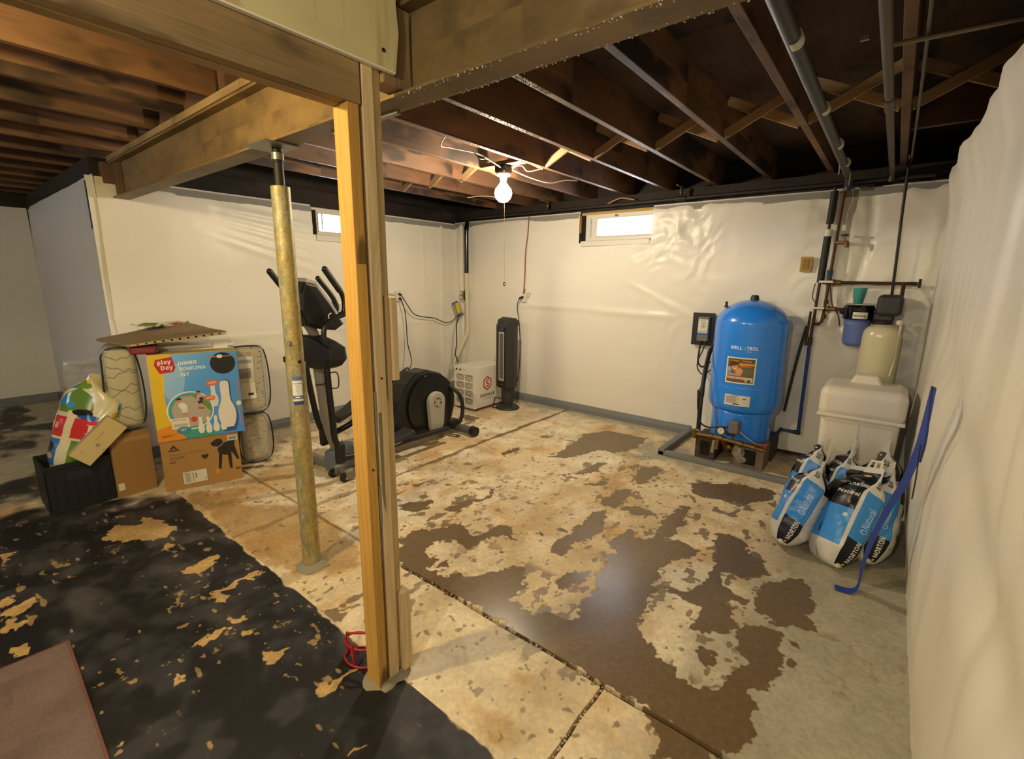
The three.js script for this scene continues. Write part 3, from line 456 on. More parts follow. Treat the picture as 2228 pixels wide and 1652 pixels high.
{ const t = thing('outlet_box', 'metal outlet box with black cover hanging in the room corner', 'outlet', [0.215, 1.33, 0.085]);
  part('box', box(0.07, 0.11, 0.045, 0, 0, 0), M.galv, t); part('cover', [ball(0.075, 0.05, 0.0, 0.0, 0.42, 1.12, 0.4)], M.black, t); parts('face', [0.03, -0.03].map((y) => box(0.035, 0.03, 0.006, -0.008, y, 0.025)), M.white, t); }
{ const t = thing('plug_adapter', 'yellow plug adapter dangling with a blue and grey card in the corner', 'adapter', [0.185, 1.155, 0.15], 0.5);
  part('yellow_case', box(0.05, 0.15, 0.04, 0, 0, 0, 0.008).rotateZ(0.25), mat(0xd0b312, 0.45), t); part('card', [box(0.09, 0.2, 0.004, -0.02, -0.01, -0.025).rotateZ(0.45)], mat(0x8f9099, 0.5), t); parts('card_band', [box(0.09, 0.03, 0.006, -0.02, 0.085, -0.025).rotateZ(0.45), box(0.09, 0.03, 0.006, -0.02, -0.1, -0.025).rotateZ(0.45)], mat(0x3c4a8c, 0.5), t); }
{ const t = thing('wall_outlet', 'white wall outlet with two black plugs beside the wooden post', 'outlet', [0.03, 1.33, 1.06]);
  part('plate', box(0.05, 0.12, 0.075, 0.01, 0, 0, 0.006), M.white, t); part('plug', [rod(V(0.03, 0.028, 0), V(0.07, 0.02, 0), 0.016, 0.012)], M.black, t); part('plug', [rod(V(0.03, -0.028, 0), V(0.07, -0.035, 0), 0.016, 0.012)], M.black, t);
  part('surface_conduit', [rod(V(0.015, -0.055, 0.03), V(0.015, -0.055, 0.5), 0.011), rod(V(0.015, 0.02, 0.03), V(0.015, 0.06, 0.4), 0.006)], M.offWhite, t); }
cable('black cord sagging along the wall from the outlet to the yellow adapter', [V(0.10, 1.35, 1.06), V(0.12, 1.22, 0.98), V(0.10, 1.10, 0.86), V(0.10, 1.045, 0.62), V(0.10, 1.03, 0.52), V(0.10, 0.955, 0.28), V(0.12, 1.0, 0.16), V(0.165, 1.08, 0.12)], 0.006, M.black);
cable('black cord hanging down the left wall to the exercise machine', [V(0.10, 1.295, 1.06), V(0.12, 1.17, 1.03), V(0.12, 1.0, 1.01), V(0.12, 0.75, 1.0), V(0.30, 0.60, 1.10), V(0.85, 0.62, 1.55), V(1.25, 0.68, 1.9)], 0.006, M.black);
cable('black cord from the yellow adapter down to the white dehumidifier', [V(0.205, 1.06, 0.16), V(0.25, 0.93, 0.25), V(0.42, 0.72, 0.42), V(0.60, 0.60, 0.62), V(0.70, 0.53, 0.68)], 0.0075, M.black);
{ const t = thing('wall_outlet', 'white outlet box at the foot of the brown cable on the window wall', 'outlet', [1.24, 1.325, 0.04]);
  part('plate', box(0.07, 0.11, 0.05, 0.02, 0, 0.0, 0.006), M.white, t); part('plug', rod(V(0.0, 0.01, 0.02), V(-0.01, 0.0, 0.07), 0.017, 0.014), M.black, t); part('bracket', [box(0.012, 0.07, 0.03, 0.06, 0.07, 0.0).rotateZ(-0.5), box(0.05, 0.012, 0.02, 0.08, 0.03, 0.0).rotateZ(0.4)], M.offWhite, t); part('cable_clamp', [rod(V(0.0, 0.05, 0), V(0.01, 0.11, 0), 0.014)], mat(0x8b6236, 0.5), t); }
cable('brown flat cable running down the window wall to its outlet', [V(1.30, 2.30, 0.04), V(1.29, 2.1, 0.045), V(1.262, 1.88, 0.045), V(1.255, 1.6, 0.045), V(1.245, 1.43, 0.045)], 0.0075, mat(0x8a5a30, 0.5));
cable('black cord hanging from the outlet to the tower fan', [V(1.225, 1.32, 0.11), V(1.20, 1.24, 0.12), V(1.23, 1.05, 0.12), V(1.27, 0.75, 0.14), V(1.28, 0.4, 0.17), V(1.29, 0.22, 0.25), V(1.31, 0.2, 0.36)], 0.0055, M.black);
cable('black cord curling on the floor at the foot of the tower fan', [V(1.25, 0.06, 0.38), V(1.2, 0.09, 0.44), V(1.19, 0.12, 0.52), V(1.21, 0.08, 0.57), V(1.215, 0.012, 0.60), V(1.30, 0.03, 0.62)], 0.005, M.black);
{ const t = thing('wall_pad', 'small tan wooden plate fixed to the sheeting left of the insulated pipe', 'plate', [4.262, 1.71, 0.05]);
  part('plate', uvBox(box(0.085, 0.125, 0.02)), mat(0xa98a4a, 0.7), t); part('inset', box(0.05, 0.085, 0.008, 0, 0, 0.01), mat(0x8f7338, 0.8), t); }

// ---------------------------------------------------------------- dehumidifier and tower fan
{ const t = thing('dehumidifier', 'white metal dehumidifier cabinet with pleated filter grille in the corner', 'dehumidifier', [1.003, 0, 0.59]);
  const logo = canvasTex(512, 512, (g, w, h) => { g.fillStyle = '#d9d6cc'; g.fillRect(0, 0, w, h); g.strokeStyle = g.fillStyle = '#b3271e'; g.lineWidth = 16; g.lineJoin = 'round'; g.beginPath(); for (let i = 0; i < 6; i++) { const a = Math.PI / 6 + i * Math.PI / 3; g.lineTo(190 + 72 * Math.cos(a), 215 + 84 * Math.sin(a)); } g.closePath(); g.stroke(); g.font = 'bold 130px sans-serif'; g.textAlign = 'center'; g.fillText('S', 190, 262); g.fillStyle = '#1a1a1a'; g.font = 'bold 58px sans-serif'; g.fillText('SANTA·FE', 190, 385); g.fillStyle = '#b3271e'; g.font = '24px sans-serif'; g.fillText('DEHUMIDIFIERS', 190, 420); g.fillStyle = '#4a4a48'; for (const [x, y] of [[14, 30], [14, 250], [14, 480], [490, 30], [300, 20], [500, 480], [120, 460]]) { g.beginPath(); g.arc(x, y, 4, 0, 7); g.fill(); } });
  part('cabinet', box(0.345, 0.50, 0.54, 0, 0.28, 0, 0.008), M.white, t);
  part('side_panel', placeUV(new THREE.BoxGeometry(0.003, 0.485, 0.525).translate(0.1735, 0.28, 0), 1, 1, (x, y, z) => [0.5 - z / 0.525, (y - 0.28) / 0.485 + 0.5]), mat(0xffffff, 0.45, { map: logo }), t, 'side panel with a red hexagon emblem');
  part('front_frame', extr([[-0.172, 0.03], [0.172, 0.03], [0.172, 0.53], [-0.172, 0.53]], 0.012, 0.002, false, [0, 1, 2, 3].flatMap((r) => [0, 1].map((c) => { const x = -0.150 + c * 0.146, y = 0.070 + r * 0.094; return [[x, y], [x + 0.136, y], [x + 0.136, y + 0.083], [x, y + 0.083]]; }))).translate(0, 0, 0.268), M.white, t);
  const pleat = new THREE.BoxGeometry(0.30, 0.385, 0.012, 108, 1, 1).translate(-0.008, 0.255, 0.262), p = pleat.attributes.position; for (let i = 0; i < p.count; i++) if (p.getZ(i) > 0.262) p.setZ(i, p.getZ(i) + (i % 2 ? 0.004 : -0.004)); pleat.computeVertexNormals(); part('filter', pleat, mat(0x6d614c, 0.95), t, 'brown pleated filter');
  parts('filter_mesh', [0, 1, 2, 3].flatMap((r) => [0, 1].flatMap((c) => { const x = -0.082 + c * 0.146, y = 0.111 + r * 0.094; return [0.55, -0.55].map((a) => box(0.152, 0.006, 0.003, 0, 0, 0, 0).rotateZ(a).translate(x, y, 0.274)); })), M.white, t);
  for (const x of [-0.13, -0.07]) part('knob', new THREE.CylinderGeometry(0.011, 0.011, 0.01, 16).rotateX(Math.PI / 2).translate(x, 0.487, 0.285), M.black, t);
  part('badge', placeUV(new THREE.BoxGeometry(0.07, 0.018, 0.002).translate(0.0, 0.487, 0.2825), 0.07, 0.018, (x, y) => [x + 0.035, y - 0.478]), mat(0xffffff, 0.5, { map: canvasTex(256, 64, (g) => { g.fillStyle = '#d9d6cc'; g.fillRect(0, 0, 256, 64); g.fillStyle = '#b3271e'; g.beginPath(); g.arc(30, 32, 22, 0, 7); g.fill(); g.font = 'bold 40px sans-serif'; g.fillText('SANTA·FE', 60, 46); }) }), t);
  parts('side_bracket', [box(0.02, 0.09, 0.12, -0.185, 0.42, 0.2), box(0.02, 0.25, 0.03, -0.18, 0.2, 0.23)], M.greyPlastic, t); for (const [x, z] of [[-0.14, 0.23], [0.14, 0.23], [-0.14, -0.23], [0.14, -0.23]]) part('foot', new THREE.CylinderGeometry(0.018, 0.02, 0.035, 14).translate(x, 0.0175, z), M.black, t); }
{ const t = thing('tower_fan', 'tall charcoal tower fan with silver framed grille on a round base', 'fan', [1.345, 0, 0.47], -0.12);
  part('base', lathe([[0, 0], [0.15, 0], [0.152, 0.012], [0.13, 0.03], [0.07, 0.045], [0.06, 0.06], [0, 0.06]], 40).scale(1, 1, 0.95), M.charcoal, t);
  part('column', [lathe([[0.06, 0.05], [0.078, 0.1], [0.082, 0.24], [0.08, 0.3]], 32), extr([[-0.085, -0.095], [0.085, -0.095], [0.09, 0.0], [0.06, 0.08], [0.0, 0.095], [-0.06, 0.08], [-0.09, 0.0]], 0.74, 0.012).rotateX(-Math.PI / 2).translate(0, 0.28, 0)], M.charcoal, t);
  part('handle', [extr([[-0.10, 1.02], [0.075, 1.02], [0.09, 1.055], [0.05, 1.085], [-0.03, 1.095], [-0.085, 1.075]], 0.13, 0.02).rotateY(Math.PI / 2).translate(-0.065, 0, 0.0), box(0.1, 0.03, 0.03, 0, 0.99, -0.09)], M.charcoal, t);
  part('front_panel', box(0.125, 0.78, 0.02, 0, 0.655, 0.1, 0.012), M.blackGloss, t, 'glossy black front panel');
  part('display', box(0.075, 0.05, 0.006, 0, 0.985, 0.111, 0.004), mat(0x223a4c, 0.15), t); part('grille_frame', extr([[-0.043, 0.36], [0.043, 0.36], [0.043, 0.945], [-0.043, 0.945]], 0.006, 0.002, false, [[[-0.034, 0.385], [0.034, 0.385], [0.034, 0.925], [-0.034, 0.925]]]).translate(0, 0, 0.108), M.silver, t);
  parts('grille_bar', [...[0, 1, 2, 3, 4, 5, 6, 7, 8, 9, 10, 11, 12].map((i) => box(0.0018, 0.54, 0.004, -0.033 + i * 0.0055, 0.655, 0.112, 0)), ...[0, 1, 2, 3, 4, 5, 6].map((i) => box(0.068, 0.004, 0.005, 0, 0.452 + i * 0.0675, 0.1125, 0))], mat(0x6c6a66, 0.5), t);
  part('maker_badge', box(0.03, 0.006, 0.003, 0, 0.315, 0.111, 0), M.silver, t);
  part('rear_coil', [0, 1, 2, 3, 4].map((i) => box(0.05, 0.006, 0.05, -0.085, 0.27 + i * 0.022, -0.03)), M.black, t); }

// ---------------------------------------------------------------- elliptical trainer
{ const t = thing('elliptical_trainer', 'black and grey elliptical exercise machine standing behind the wooden post', 'exercise machine', [1.5, 0, 0]);
  const gr = mat(0x77736c, 0.45, { metalness: 0.2 }), bk = mat(0x0b0c0e, 0.42), bkM = mat(0x101113, 0.55);
  const st = part('front_stabilizer', [rod(V(-0.27, 0.055, 2.93), V(0.27, 0.055, 2.90), 0.038, 0.038, 24)], gr, t);
  for (const x of [-0.26, 0.10, 0.25]) { part('bracket', [box(0.06, 0.09, 0.07, x, 0.05, 2.945 - x * 0.05, 0.02)], gr, st); part('wheel', new THREE.CylinderGeometry(0.036, 0.036, 0.024, 24).rotateZ(Math.PI / 2).translate(x + 0.005, 0.036, 2.985 - x * 0.05), bkM, st); part('axle', new THREE.CylinderGeometry(0.008, 0.008, 0.07, 12).rotateZ(Math.PI / 2).translate(x, 0.036, 2.985 - x * 0.05), M.chrome, st); }
  const rs = part('rear_stabilizer', rod(V(-0.27, 0.055, 1.56), V(0.26, 0.055, 1.53), 0.04, 0.04, 24), mat(0x5a5854, 0.5), t); for (const s of [-1, 1]) part('end_cap', rod(V(s * 0.24, 0.055, 1.545 - s * 0.015), V(s * 0.30, 0.052, 1.545 - s * 0.015), 0.05, 0.05, 20), bkM, rs);
  part('rail', [box(0.085, 0.085, 1.30, 0.02, 0.105, 2.18, 0.012)], bk, t); part('front_cover', extr([[2.68, 0.04], [2.96, 0.06], [2.94, 0.16], [2.80, 0.21], [2.62, 0.15]], 0.12, 0.015).rotateY(-Math.PI / 2).translate(0.08, 0, 0), mat(0x59636c, 0.5), t);
  part('mast', tube([V(0, 0.12, 2.86), V(0, 0.38, 2.935), V(0, 0.70, 2.97), V(0, 0.98, 2.99), V(0, 1.12, 2.99), V(0, 1.21, 3.035), V(0, 1.26, 3.06)], 0.036, 50, 20), gr, t); part('mast_clamp', [rod(V(0, 0.74, 2.971), V(0, 0.752, 2.972), 0.039, 0.039, 20), ball(0.012, -0.04, 0.72, 2.98)], M.iron, t);
  const cs = part('console', extr([[3.10, 1.50], [3.03, 1.485], [2.94, 1.36], [2.885, 1.27], [2.85, 1.215], [2.90, 1.185], [3.0, 1.20], [3.10, 1.235], [3.135, 1.33], [3.125, 1.44]], 0.26, 0.02).rotateY(-Math.PI / 2).translate(0.13, 0, 0), bk, t);
  part('bezel', extr([[3.10, 1.522], [3.035, 1.508], [2.94, 1.372], [2.87, 1.26], [2.862, 1.272], [2.935, 1.39], [3.03, 1.527], [3.10, 1.545]], 0.29, 0.004).rotateY(-Math.PI / 2).translate(0.145, 0, 0), M.silver, cs);
  part('tray', extr([[2.93, 1.375], [2.82, 1.365], [2.79, 1.33], [2.80, 1.30], [2.88, 1.29]], 0.22, 0.006).rotateY(-Math.PI / 2).translate(0.11, 0, 0), M.offWhite, cs); parts('side_wing', [ball(0.055, 0.13, 1.275, 2.90, 0.35, 0.5, 2.0), ball(0.055, -0.13, 1.275, 2.90, 0.35, 0.5, 2.0)], bkM, cs); part('white_clip', new THREE.TorusGeometry(0.025, 0.004, 8, 20, 3.4).rotateZ(1.6).rotateY(1.57).translate(0.152, 1.27, 2.93), M.white, cs);
  for (const [x, tz] of [[0.12, 2.997], [-0.12, 3.05]]) part('static_grip', capped([V(x, 1.546, tz), V(x, 1.39, tz - 0.115), V(x * 1.0, 1.32, tz - 0.13), V(x * 0.9, 1.25, tz - 0.07)], 0.0185, 28), bk, t);
  for (const [s, pts, gz] of [[1, [[1.613, 3.008], [1.45, 2.892], [1.40, 2.873], [1.33, 2.872], [1.30, 2.885], [1.225, 3.02], [1.18, 3.046], [1.05, 3.046]], 0], [-1, [[1.595, 3.175], [1.47, 3.085], [1.42, 3.06], [1.37, 3.05], [1.33, 3.06], [1.25, 3.02], [1.19, 2.99], [1.02, 2.97]], 0]]) {
    const x = s * 0.235; const arm = part('handle_arm', capped(pts.map(([y, z]) => V(x, y, z)), 0.019, 60, 14), bk, t);
    part('foam_grip', rod(V(x, pts[0][0] + 0.002, pts[0][1] + 0.002), V(x, pts[1][0] + 0.01, pts[1][1] + 0.008), 0.0225), bkM, arm); }
  for (const [s, pts] of [[1, [[1.0, 3.046], [0.80, 3.042], [0.49, 3.027], [0.36, 3.02], [0.26, 2.985]]], [-1, [[1.02, 2.97], [0.85, 2.955], [0.60, 2.926], [0.36, 2.886], [0.25, 2.845]]]]) part('swing_arm', capped(pts.map(([y, z]) => V(s * 0.235, y, z)), 0.024, 40, 14), bk, t);
  part('pivot_cover', extr([[-0.30, 0.955], [-0.20, 0.925], [0.0, 0.905], [0.18, 0.915], [0.26, 0.94], [0.315, 0.985], [0.305, 1.045], [0.20, 1.075], [0.06, 1.10], [-0.04, 1.105], [-0.2, 1.085], [-0.29, 1.06]], 0.10, 0.025).translate(0, 0, 2.955), bk, t);
  for (const s of [1, -1]) { const z0 = s > 0 ? 2.985 : 2.845, e = part('elbow_cover', [box(0.055, 0.17, 0.075, s * 0.235, 0.235, z0, 0.02)], bkM, t); e.userData.label = undefined; delete e.userData.label; }
  part('pedal_bar', capped([V(0.235, 0.19, 2.965), V(0.235, 0.17, 2.75), V(0.23, 0.165, 2.3), V(0.22, 0.15, 1.85)], 0.026, 30, 12), bk, t); part('pedal_bar', capped([V(-0.235, 0.22, 2.83), V(-0.235, 0.30, 2.55), V(-0.23, 0.48, 2.35), V(-0.22, 0.68, 1.95)], 0.026, 30, 12), bk, t);
  const pd = (x, y, z, tilt) => { const p = part('pedal', extr([[-0.10, 0], [-0.09, 0.045], [0.0, 0.026], [0.12, 0.018], [0.15, 0.0]], 0.13, 0.01).rotateY(-Math.PI / 2).translate(0.065, 0, 0).rotateX(tilt).translate(x, y, z), mat(0x26262a, 0.6), t); part('pedal_trim', extr([[0.06, -0.012], [0.15, -0.012], [0.15, 0.0], [0.03, 0.0]], 0.14, 0.002).rotateY(-Math.PI / 2).translate(0.07, 0, 0).rotateX(tilt).translate(x, y, z), M.silver, p); };
  pd(0.225, 0.205, 2.40, 0.05); pd(-0.225, 0.40, 2.60, 0.35);
  const sh = [[2.40, 0.13], [2.36, 0.26], [2.28, 0.47], [2.20, 0.60], [2.09, 0.685], [1.96, 0.695], [1.82, 0.65], [1.71, 0.55], [1.655, 0.42], [1.66, 0.30], [1.70, 0.19], [1.78, 0.13]];
  const sd = part('flywheel_shroud', extr(sh, 0.17, 0.025).rotateY(-Math.PI / 2).translate(0.085, 0, 0), bk, t); const disc = new THREE.CylinderGeometry(0.275, 0.285, 0.02, 48).rotateZ(Math.PI / 2).translate(0.118, 0.40, 1.945); part('side_disc', disc, mat(0x0d0e11, 0.3), sd);
  const lg = canvasTex(256, 48, (g) => { g.fillStyle = '#0b0c0e'; g.fillRect(0, 0, 256, 48); g.fillStyle = '#c8c8c8'; g.font = 'bold 36px sans-serif'; g.fillText('PRO-FORM', 12, 37); });
  part('logo_plate', placeUV(new THREE.BoxGeometry(0.002, 0.03, 0.16).translate(0.112, 0.668, 1.95).rotateX(0), 1, 1, (x, y, z) => [(2.03 - z) / 0.16, (y - 0.653) / 0.03]), mat(0xffffff, 0.4, { map: lg }), sd, 'white lettering on the shroud');
  const cr = []; for (let i = 0; i <= 16; i++) { const a = Math.PI * i / 16; cr.push([1.93 - 0.088 * Math.cos(a), 0.42 + 0.088 * Math.sin(a)]); } cr.push([2.0, 0.2], [1.985, 0.155], [1.95, 0.135], [1.91, 0.135], [1.878, 0.155], [1.862, 0.2]);
  const cc = part('crank_cover', extr(cr, 0.03, 0.012).rotateY(-Math.PI / 2).translate(0.175, 0, 0), mat(0x9d9a90, 0.45), t); part('hub_ring', new THREE.TorusGeometry(0.045, 0.003, 8, 30).rotateY(Math.PI / 2).translate(0.188, 0.42, 1.93), M.greyPlastic, cc); for (let i = 0; i < 4; i++) { const a = i * Math.PI / 2 + 0.2; part('hole', new THREE.CylinderGeometry(0.0075, 0.0075, 0.004, 12).rotateZ(Math.PI / 2).translate(0.187, 0.42 + 0.034 * Math.sin(a), 1.93 + 0.034 * Math.cos(a)), M.black, cc); }
  part('rear_fork', capped([V(0.10, 0.55, 1.72), V(0.2, 0.44, 1.655), V(0.215, 0.30, 1.63), V(0.2, 0.17, 1.66), V(0.1, 0.12, 1.68)], 0.019, 36), bkM, t); parts('bottle_bracket', [capped([V(0.255, 0.875, 3.035), V(0.275, 0.875, 2.995), V(0.28, 0.845, 2.985), V(0.28, 0.785, 2.985), V(0.275, 0.76, 2.992), V(0.255, 0.757, 3.03)], 0.0045, 40, 8), capped([V(0.03, 0.86, 2.975), V(0.05, 0.80, 2.94), V(0.05, 0.70, 2.94)], 0.0045, 20, 8)], M.iron, t); }

// ---------------------------------------------------------------- well tank with its fittings
const cylPatch = (r, y0, y1, th, w, seg = 16) => new THREE.CylinderGeometry(r, r, y1 - y0, seg, 1, true, th - w / 2, w).translate(0, (y0 + y1) / 2, 0);
{ const t = thing('pressure_tank', 'large glossy blue water pressure tank standing on concrete blocks', 'tank', [3.96, 0, 0.36]);
  const blue = new THREE.MeshPhysicalMaterial({ color: new THREE.Color(0.022, 0.25, 1.0), roughness: 0.26, clearcoat: 0.5, clearcoatRoughness: 0.12 });
  const dome = []; for (let i = 0; i <= 14; i++) { const a = i / 14 * Math.PI / 2; dome.push([0.287 * Math.cos(a), 1.215 + 0.195 * Math.pow(Math.sin(a), 1.15)]); }
  part('shell', lathe([[0.20, 0.46], [0.255, 0.462], [0.276, 0.485], [0.289, 0.53], [0.292, 0.60], [0.292, 0.672], [0.288, 0.685], [0.287, 0.70], [0.287, 0.955], [0.289, 0.965], [0.287, 0.975], ...dome], 72), blue, t);
  part('skirt', lathe([[0.235, 0.205], [0.245, 0.21], [0.247, 0.44], [0.258, 0.465], [0.2, 0.47]], 64), blue, t); part('weld_seam', new THREE.TorusGeometry(0.2895, 0.0035, 8, 72).rotateX(Math.PI / 2).translate(0, 0.678, 0), blue, t);
  part('air_cap', [new THREE.CylinderGeometry(0.032, 0.036, 0.03, 8).translate(0, 1.422, 0), new THREE.CylinderGeometry(0.026, 0.03, 0.012, 8).translate(0, 1.443, 0)], M.black, t); part('air_valve', [new THREE.CylinderGeometry(0.01, 0.012, 0.05, 12).translate(-0.205, 1.365, 0.07), new THREE.CylinderGeometry(0.018, 0.02, 0.012, 12).translate(-0.205, 1.345, 0.07)], M.black, t);
  const name = canvasTex(1024, 256, (g, w, h) => { g.fillStyle = '#3f8ce0'; g.clearRect(0, 0, w, h); g.fillStyle = '#f4f6f8'; g.font = 'bold 160px sans-serif'; g.fillText('WELL', 12, 150); g.fillText('TROL', 570, 150); g.strokeStyle = '#4fc04f'; g.lineWidth = 30; g.beginPath(); g.moveTo(470, 60); g.lineTo(550, 150); g.moveTo(550, 60); g.lineTo(470, 150); g.stroke(); g.font = 'bold 44px sans-serif'; g.fillStyle = '#c9dcf2'; g.fillText('WATER', 600, 226); g.fillText('• • ▪', 830, 226); });
  const nameA = name.clone(); nameA.colorSpace = THREE.NoColorSpace; nameA.needsUpdate = true;
  const alphaName = canvasTex(1024, 256, (g, w, h) => { g.fillStyle = '#000'; g.fillRect(0, 0, w, h); g.fillStyle = '#fff'; g.font = 'bold 160px sans-serif'; g.fillText('WELL', 12, 150); g.fillText('TROL', 570, 150); g.strokeStyle = '#fff'; g.lineWidth = 30; g.beginPath(); g.moveTo(470, 60); g.lineTo(550, 150); g.moveTo(550, 60); g.lineTo(470, 150); g.stroke(); g.font = 'bold 44px sans-serif'; g.fillText('WATER', 600, 226); g.fillText('• • ▪', 830, 226); }); alphaName.colorSpace = THREE.NoColorSpace;
  part('maker_lettering', cylPatch(0.2885, 0.985, 1.048, 0.10, 0.80), new THREE.MeshStandardMaterial({ map: name, alphaMap: alphaName, transparent: true, alphaTest: 0.5, roughness: 0.4 }), t, 'white maker lettering with a green cross');
  const poster = canvasTex(512, 512, (g, w, h) => { g.fillStyle = '#e9e7da'; g.fillRect(0, 0, w, h); const q = g.createLinearGradient(0, 30, 0, 480); q.addColorStop(0, '#5b4526'); q.addColorStop(0.5, '#6e6a4a'); q.addColorStop(1, '#5e5236'); g.fillStyle = q; g.fillRect(24, 24, 464, 464); g.fillStyle = '#2f6b2a'; g.fillRect(24, 24, 464, 8); g.font = 'italic bold 58px sans-serif'; g.fillStyle = '#e8641c'; g.fillText('G', 50, 82); g.fillText('H', 270, 84); g.fillStyle = '#e6b23a'; g.font = 'italic bold 46px sans-serif'; g.fillText('reco-', 100, 82); g.fillText('aines', 316, 84); g.fillStyle = '#e0b020'; g.fillRect(230, 112, 250, 34); g.fillStyle = '#c33b1a'; g.fillRect(230, 150, 220, 34); g.fillStyle = '#e6b23a'; for (let i = 0; i < 2; i++) g.fillRect(240, 160 + i * 11, 190, 4);
    g.fillStyle = '#4a2f1c'; g.beginPath(); g.ellipse(140, 150, 84, 74, 0, 0, 7); g.fill(); g.fillStyle = '#d99a6c'; g.beginPath(); g.ellipse(158, 190, 56, 62, 0.2, 0, 7); g.fill(); g.fillStyle = '#4a2f1c'; g.beginPath(); g.ellipse(140, 128, 76, 40, -0.2, 0, 7); g.fill(); g.fillStyle = '#2c1b12'; g.fillRect(140, 178, 12, 6); g.fillRect(180, 178, 12, 6); g.fillStyle = '#f3e9e0'; g.beginPath(); g.ellipse(160, 226, 20, 8, 0, 0, 7); g.fill(); g.fillStyle = '#d99a6c'; g.beginPath(); g.ellipse(236, 270, 62, 66, 0.5, 0, 7); g.fill(); g.fillStyle = '#7f8fae'; g.fillRect(34, 200, 60, 130); g.fillStyle = '#c98a92'; g.fillRect(30, 320, 250, 40); g.fillStyle = '#e9e7da'; g.fillRect(40, 200, 50, 16); g.fillRect(40, 240, 50, 16); g.fillStyle = '#d8cfa8'; g.fillRect(36, 380, 440, 42); g.fillStyle = '#5b4526'; g.font = 'bold 26px sans-serif'; g.fillText('WELL PUMPS  SERVICE', 46, 410); g.fillStyle = '#8f3f25'; g.fillRect(24, 440, 464, 26); g.fillStyle = '#d8cfa8'; g.fillRect(350, 424, 130, 50); g.fillStyle = '#29452b'; g.fillRect(384, 430, 60, 40); });
  part('service_sticker', cylPatch(0.289, 0.725, 0.945, 0.045, 0.80), mat(0xffffff, 0.5, { map: poster }), t, 'square sticker with a photograph of a child');
  const spec = canvasTex(512, 256, (g, w, h) => { g.fillStyle = '#d8d5c8'; g.fillRect(0, 0, w, h); g.fillStyle = '#7d4b33'; g.fillRect(20, 40, 220, 12); g.fillStyle = '#6b6a64'; for (let i = 0; i < 9; i++) g.fillRect(22, 62 + i * 16, 200 + (i * 37) % 90, 8); g.fillStyle = '#222'; g.fillRect(370, 66, 60, 24); g.fillRect(180, 206, 130, 24); g.fillStyle = '#a9bdd4'; g.fillRect(390, 170, 90, 10); g.fillStyle = '#333'; g.fillRect(130, 14, 150, 10); g.strokeStyle = '#f2f0e6'; g.lineWidth = 8; g.strokeRect(3, 3, w - 6, h - 6); });
  part('data_label', cylPatch(0.2935, 0.535, 0.625, 0.045, 0.68), mat(0xffffff, 0.5, { map: spec }), t, 'white printed data label'); }
{ const cm = [mat(0x4d4038, 0.95), mat(0x77685c, 0.95), mat(0x5c4a40, 0.95)]; const blocks = [[3.75, 0.50, 0.16, 'dark damp concrete block under the left front of the tank'], [4.11, 0.50, 0.22, 'stained concrete block under the right front of the tank'], [3.77, 0.20, 0.16, 'concrete block under the left rear of the tank'], [4.13, 0.18, 0.20, 'concrete block under the right rear of the tank']];
  blocks.forEach(([x, z, w, l], i) => { const t = thing('concrete_block', l, 'block', [x, 0, z]); const d = 0.25; part('block_body', [extr([[-w / 2, 0.001], [w / 2, 0.001], [w / 2, 0.20], [-w / 2, 0.20]], d, 0.004, false, i === 1 ? [] : []).translate(0, 0, -d / 2)], cm[i % 3], t); part('core_hole', box(w * 0.5, 0.13, 0.006, 0, 0.1, d / 2 + 0.003, 0.002), mat(0x1c1712, 0.95), t); if (i === 1) { part('lime_crust', [ball(0.06, -0.08, 0.13, d / 2 + 0.002, 1, 1, 0.12, 10), ball(0.05, -0.05, 0.07, d / 2 + 0.002, 1, 0.8, 0.12, 10)], mat(0x9a8f84, 0.95), t, 'pale lime crust'); } }); }
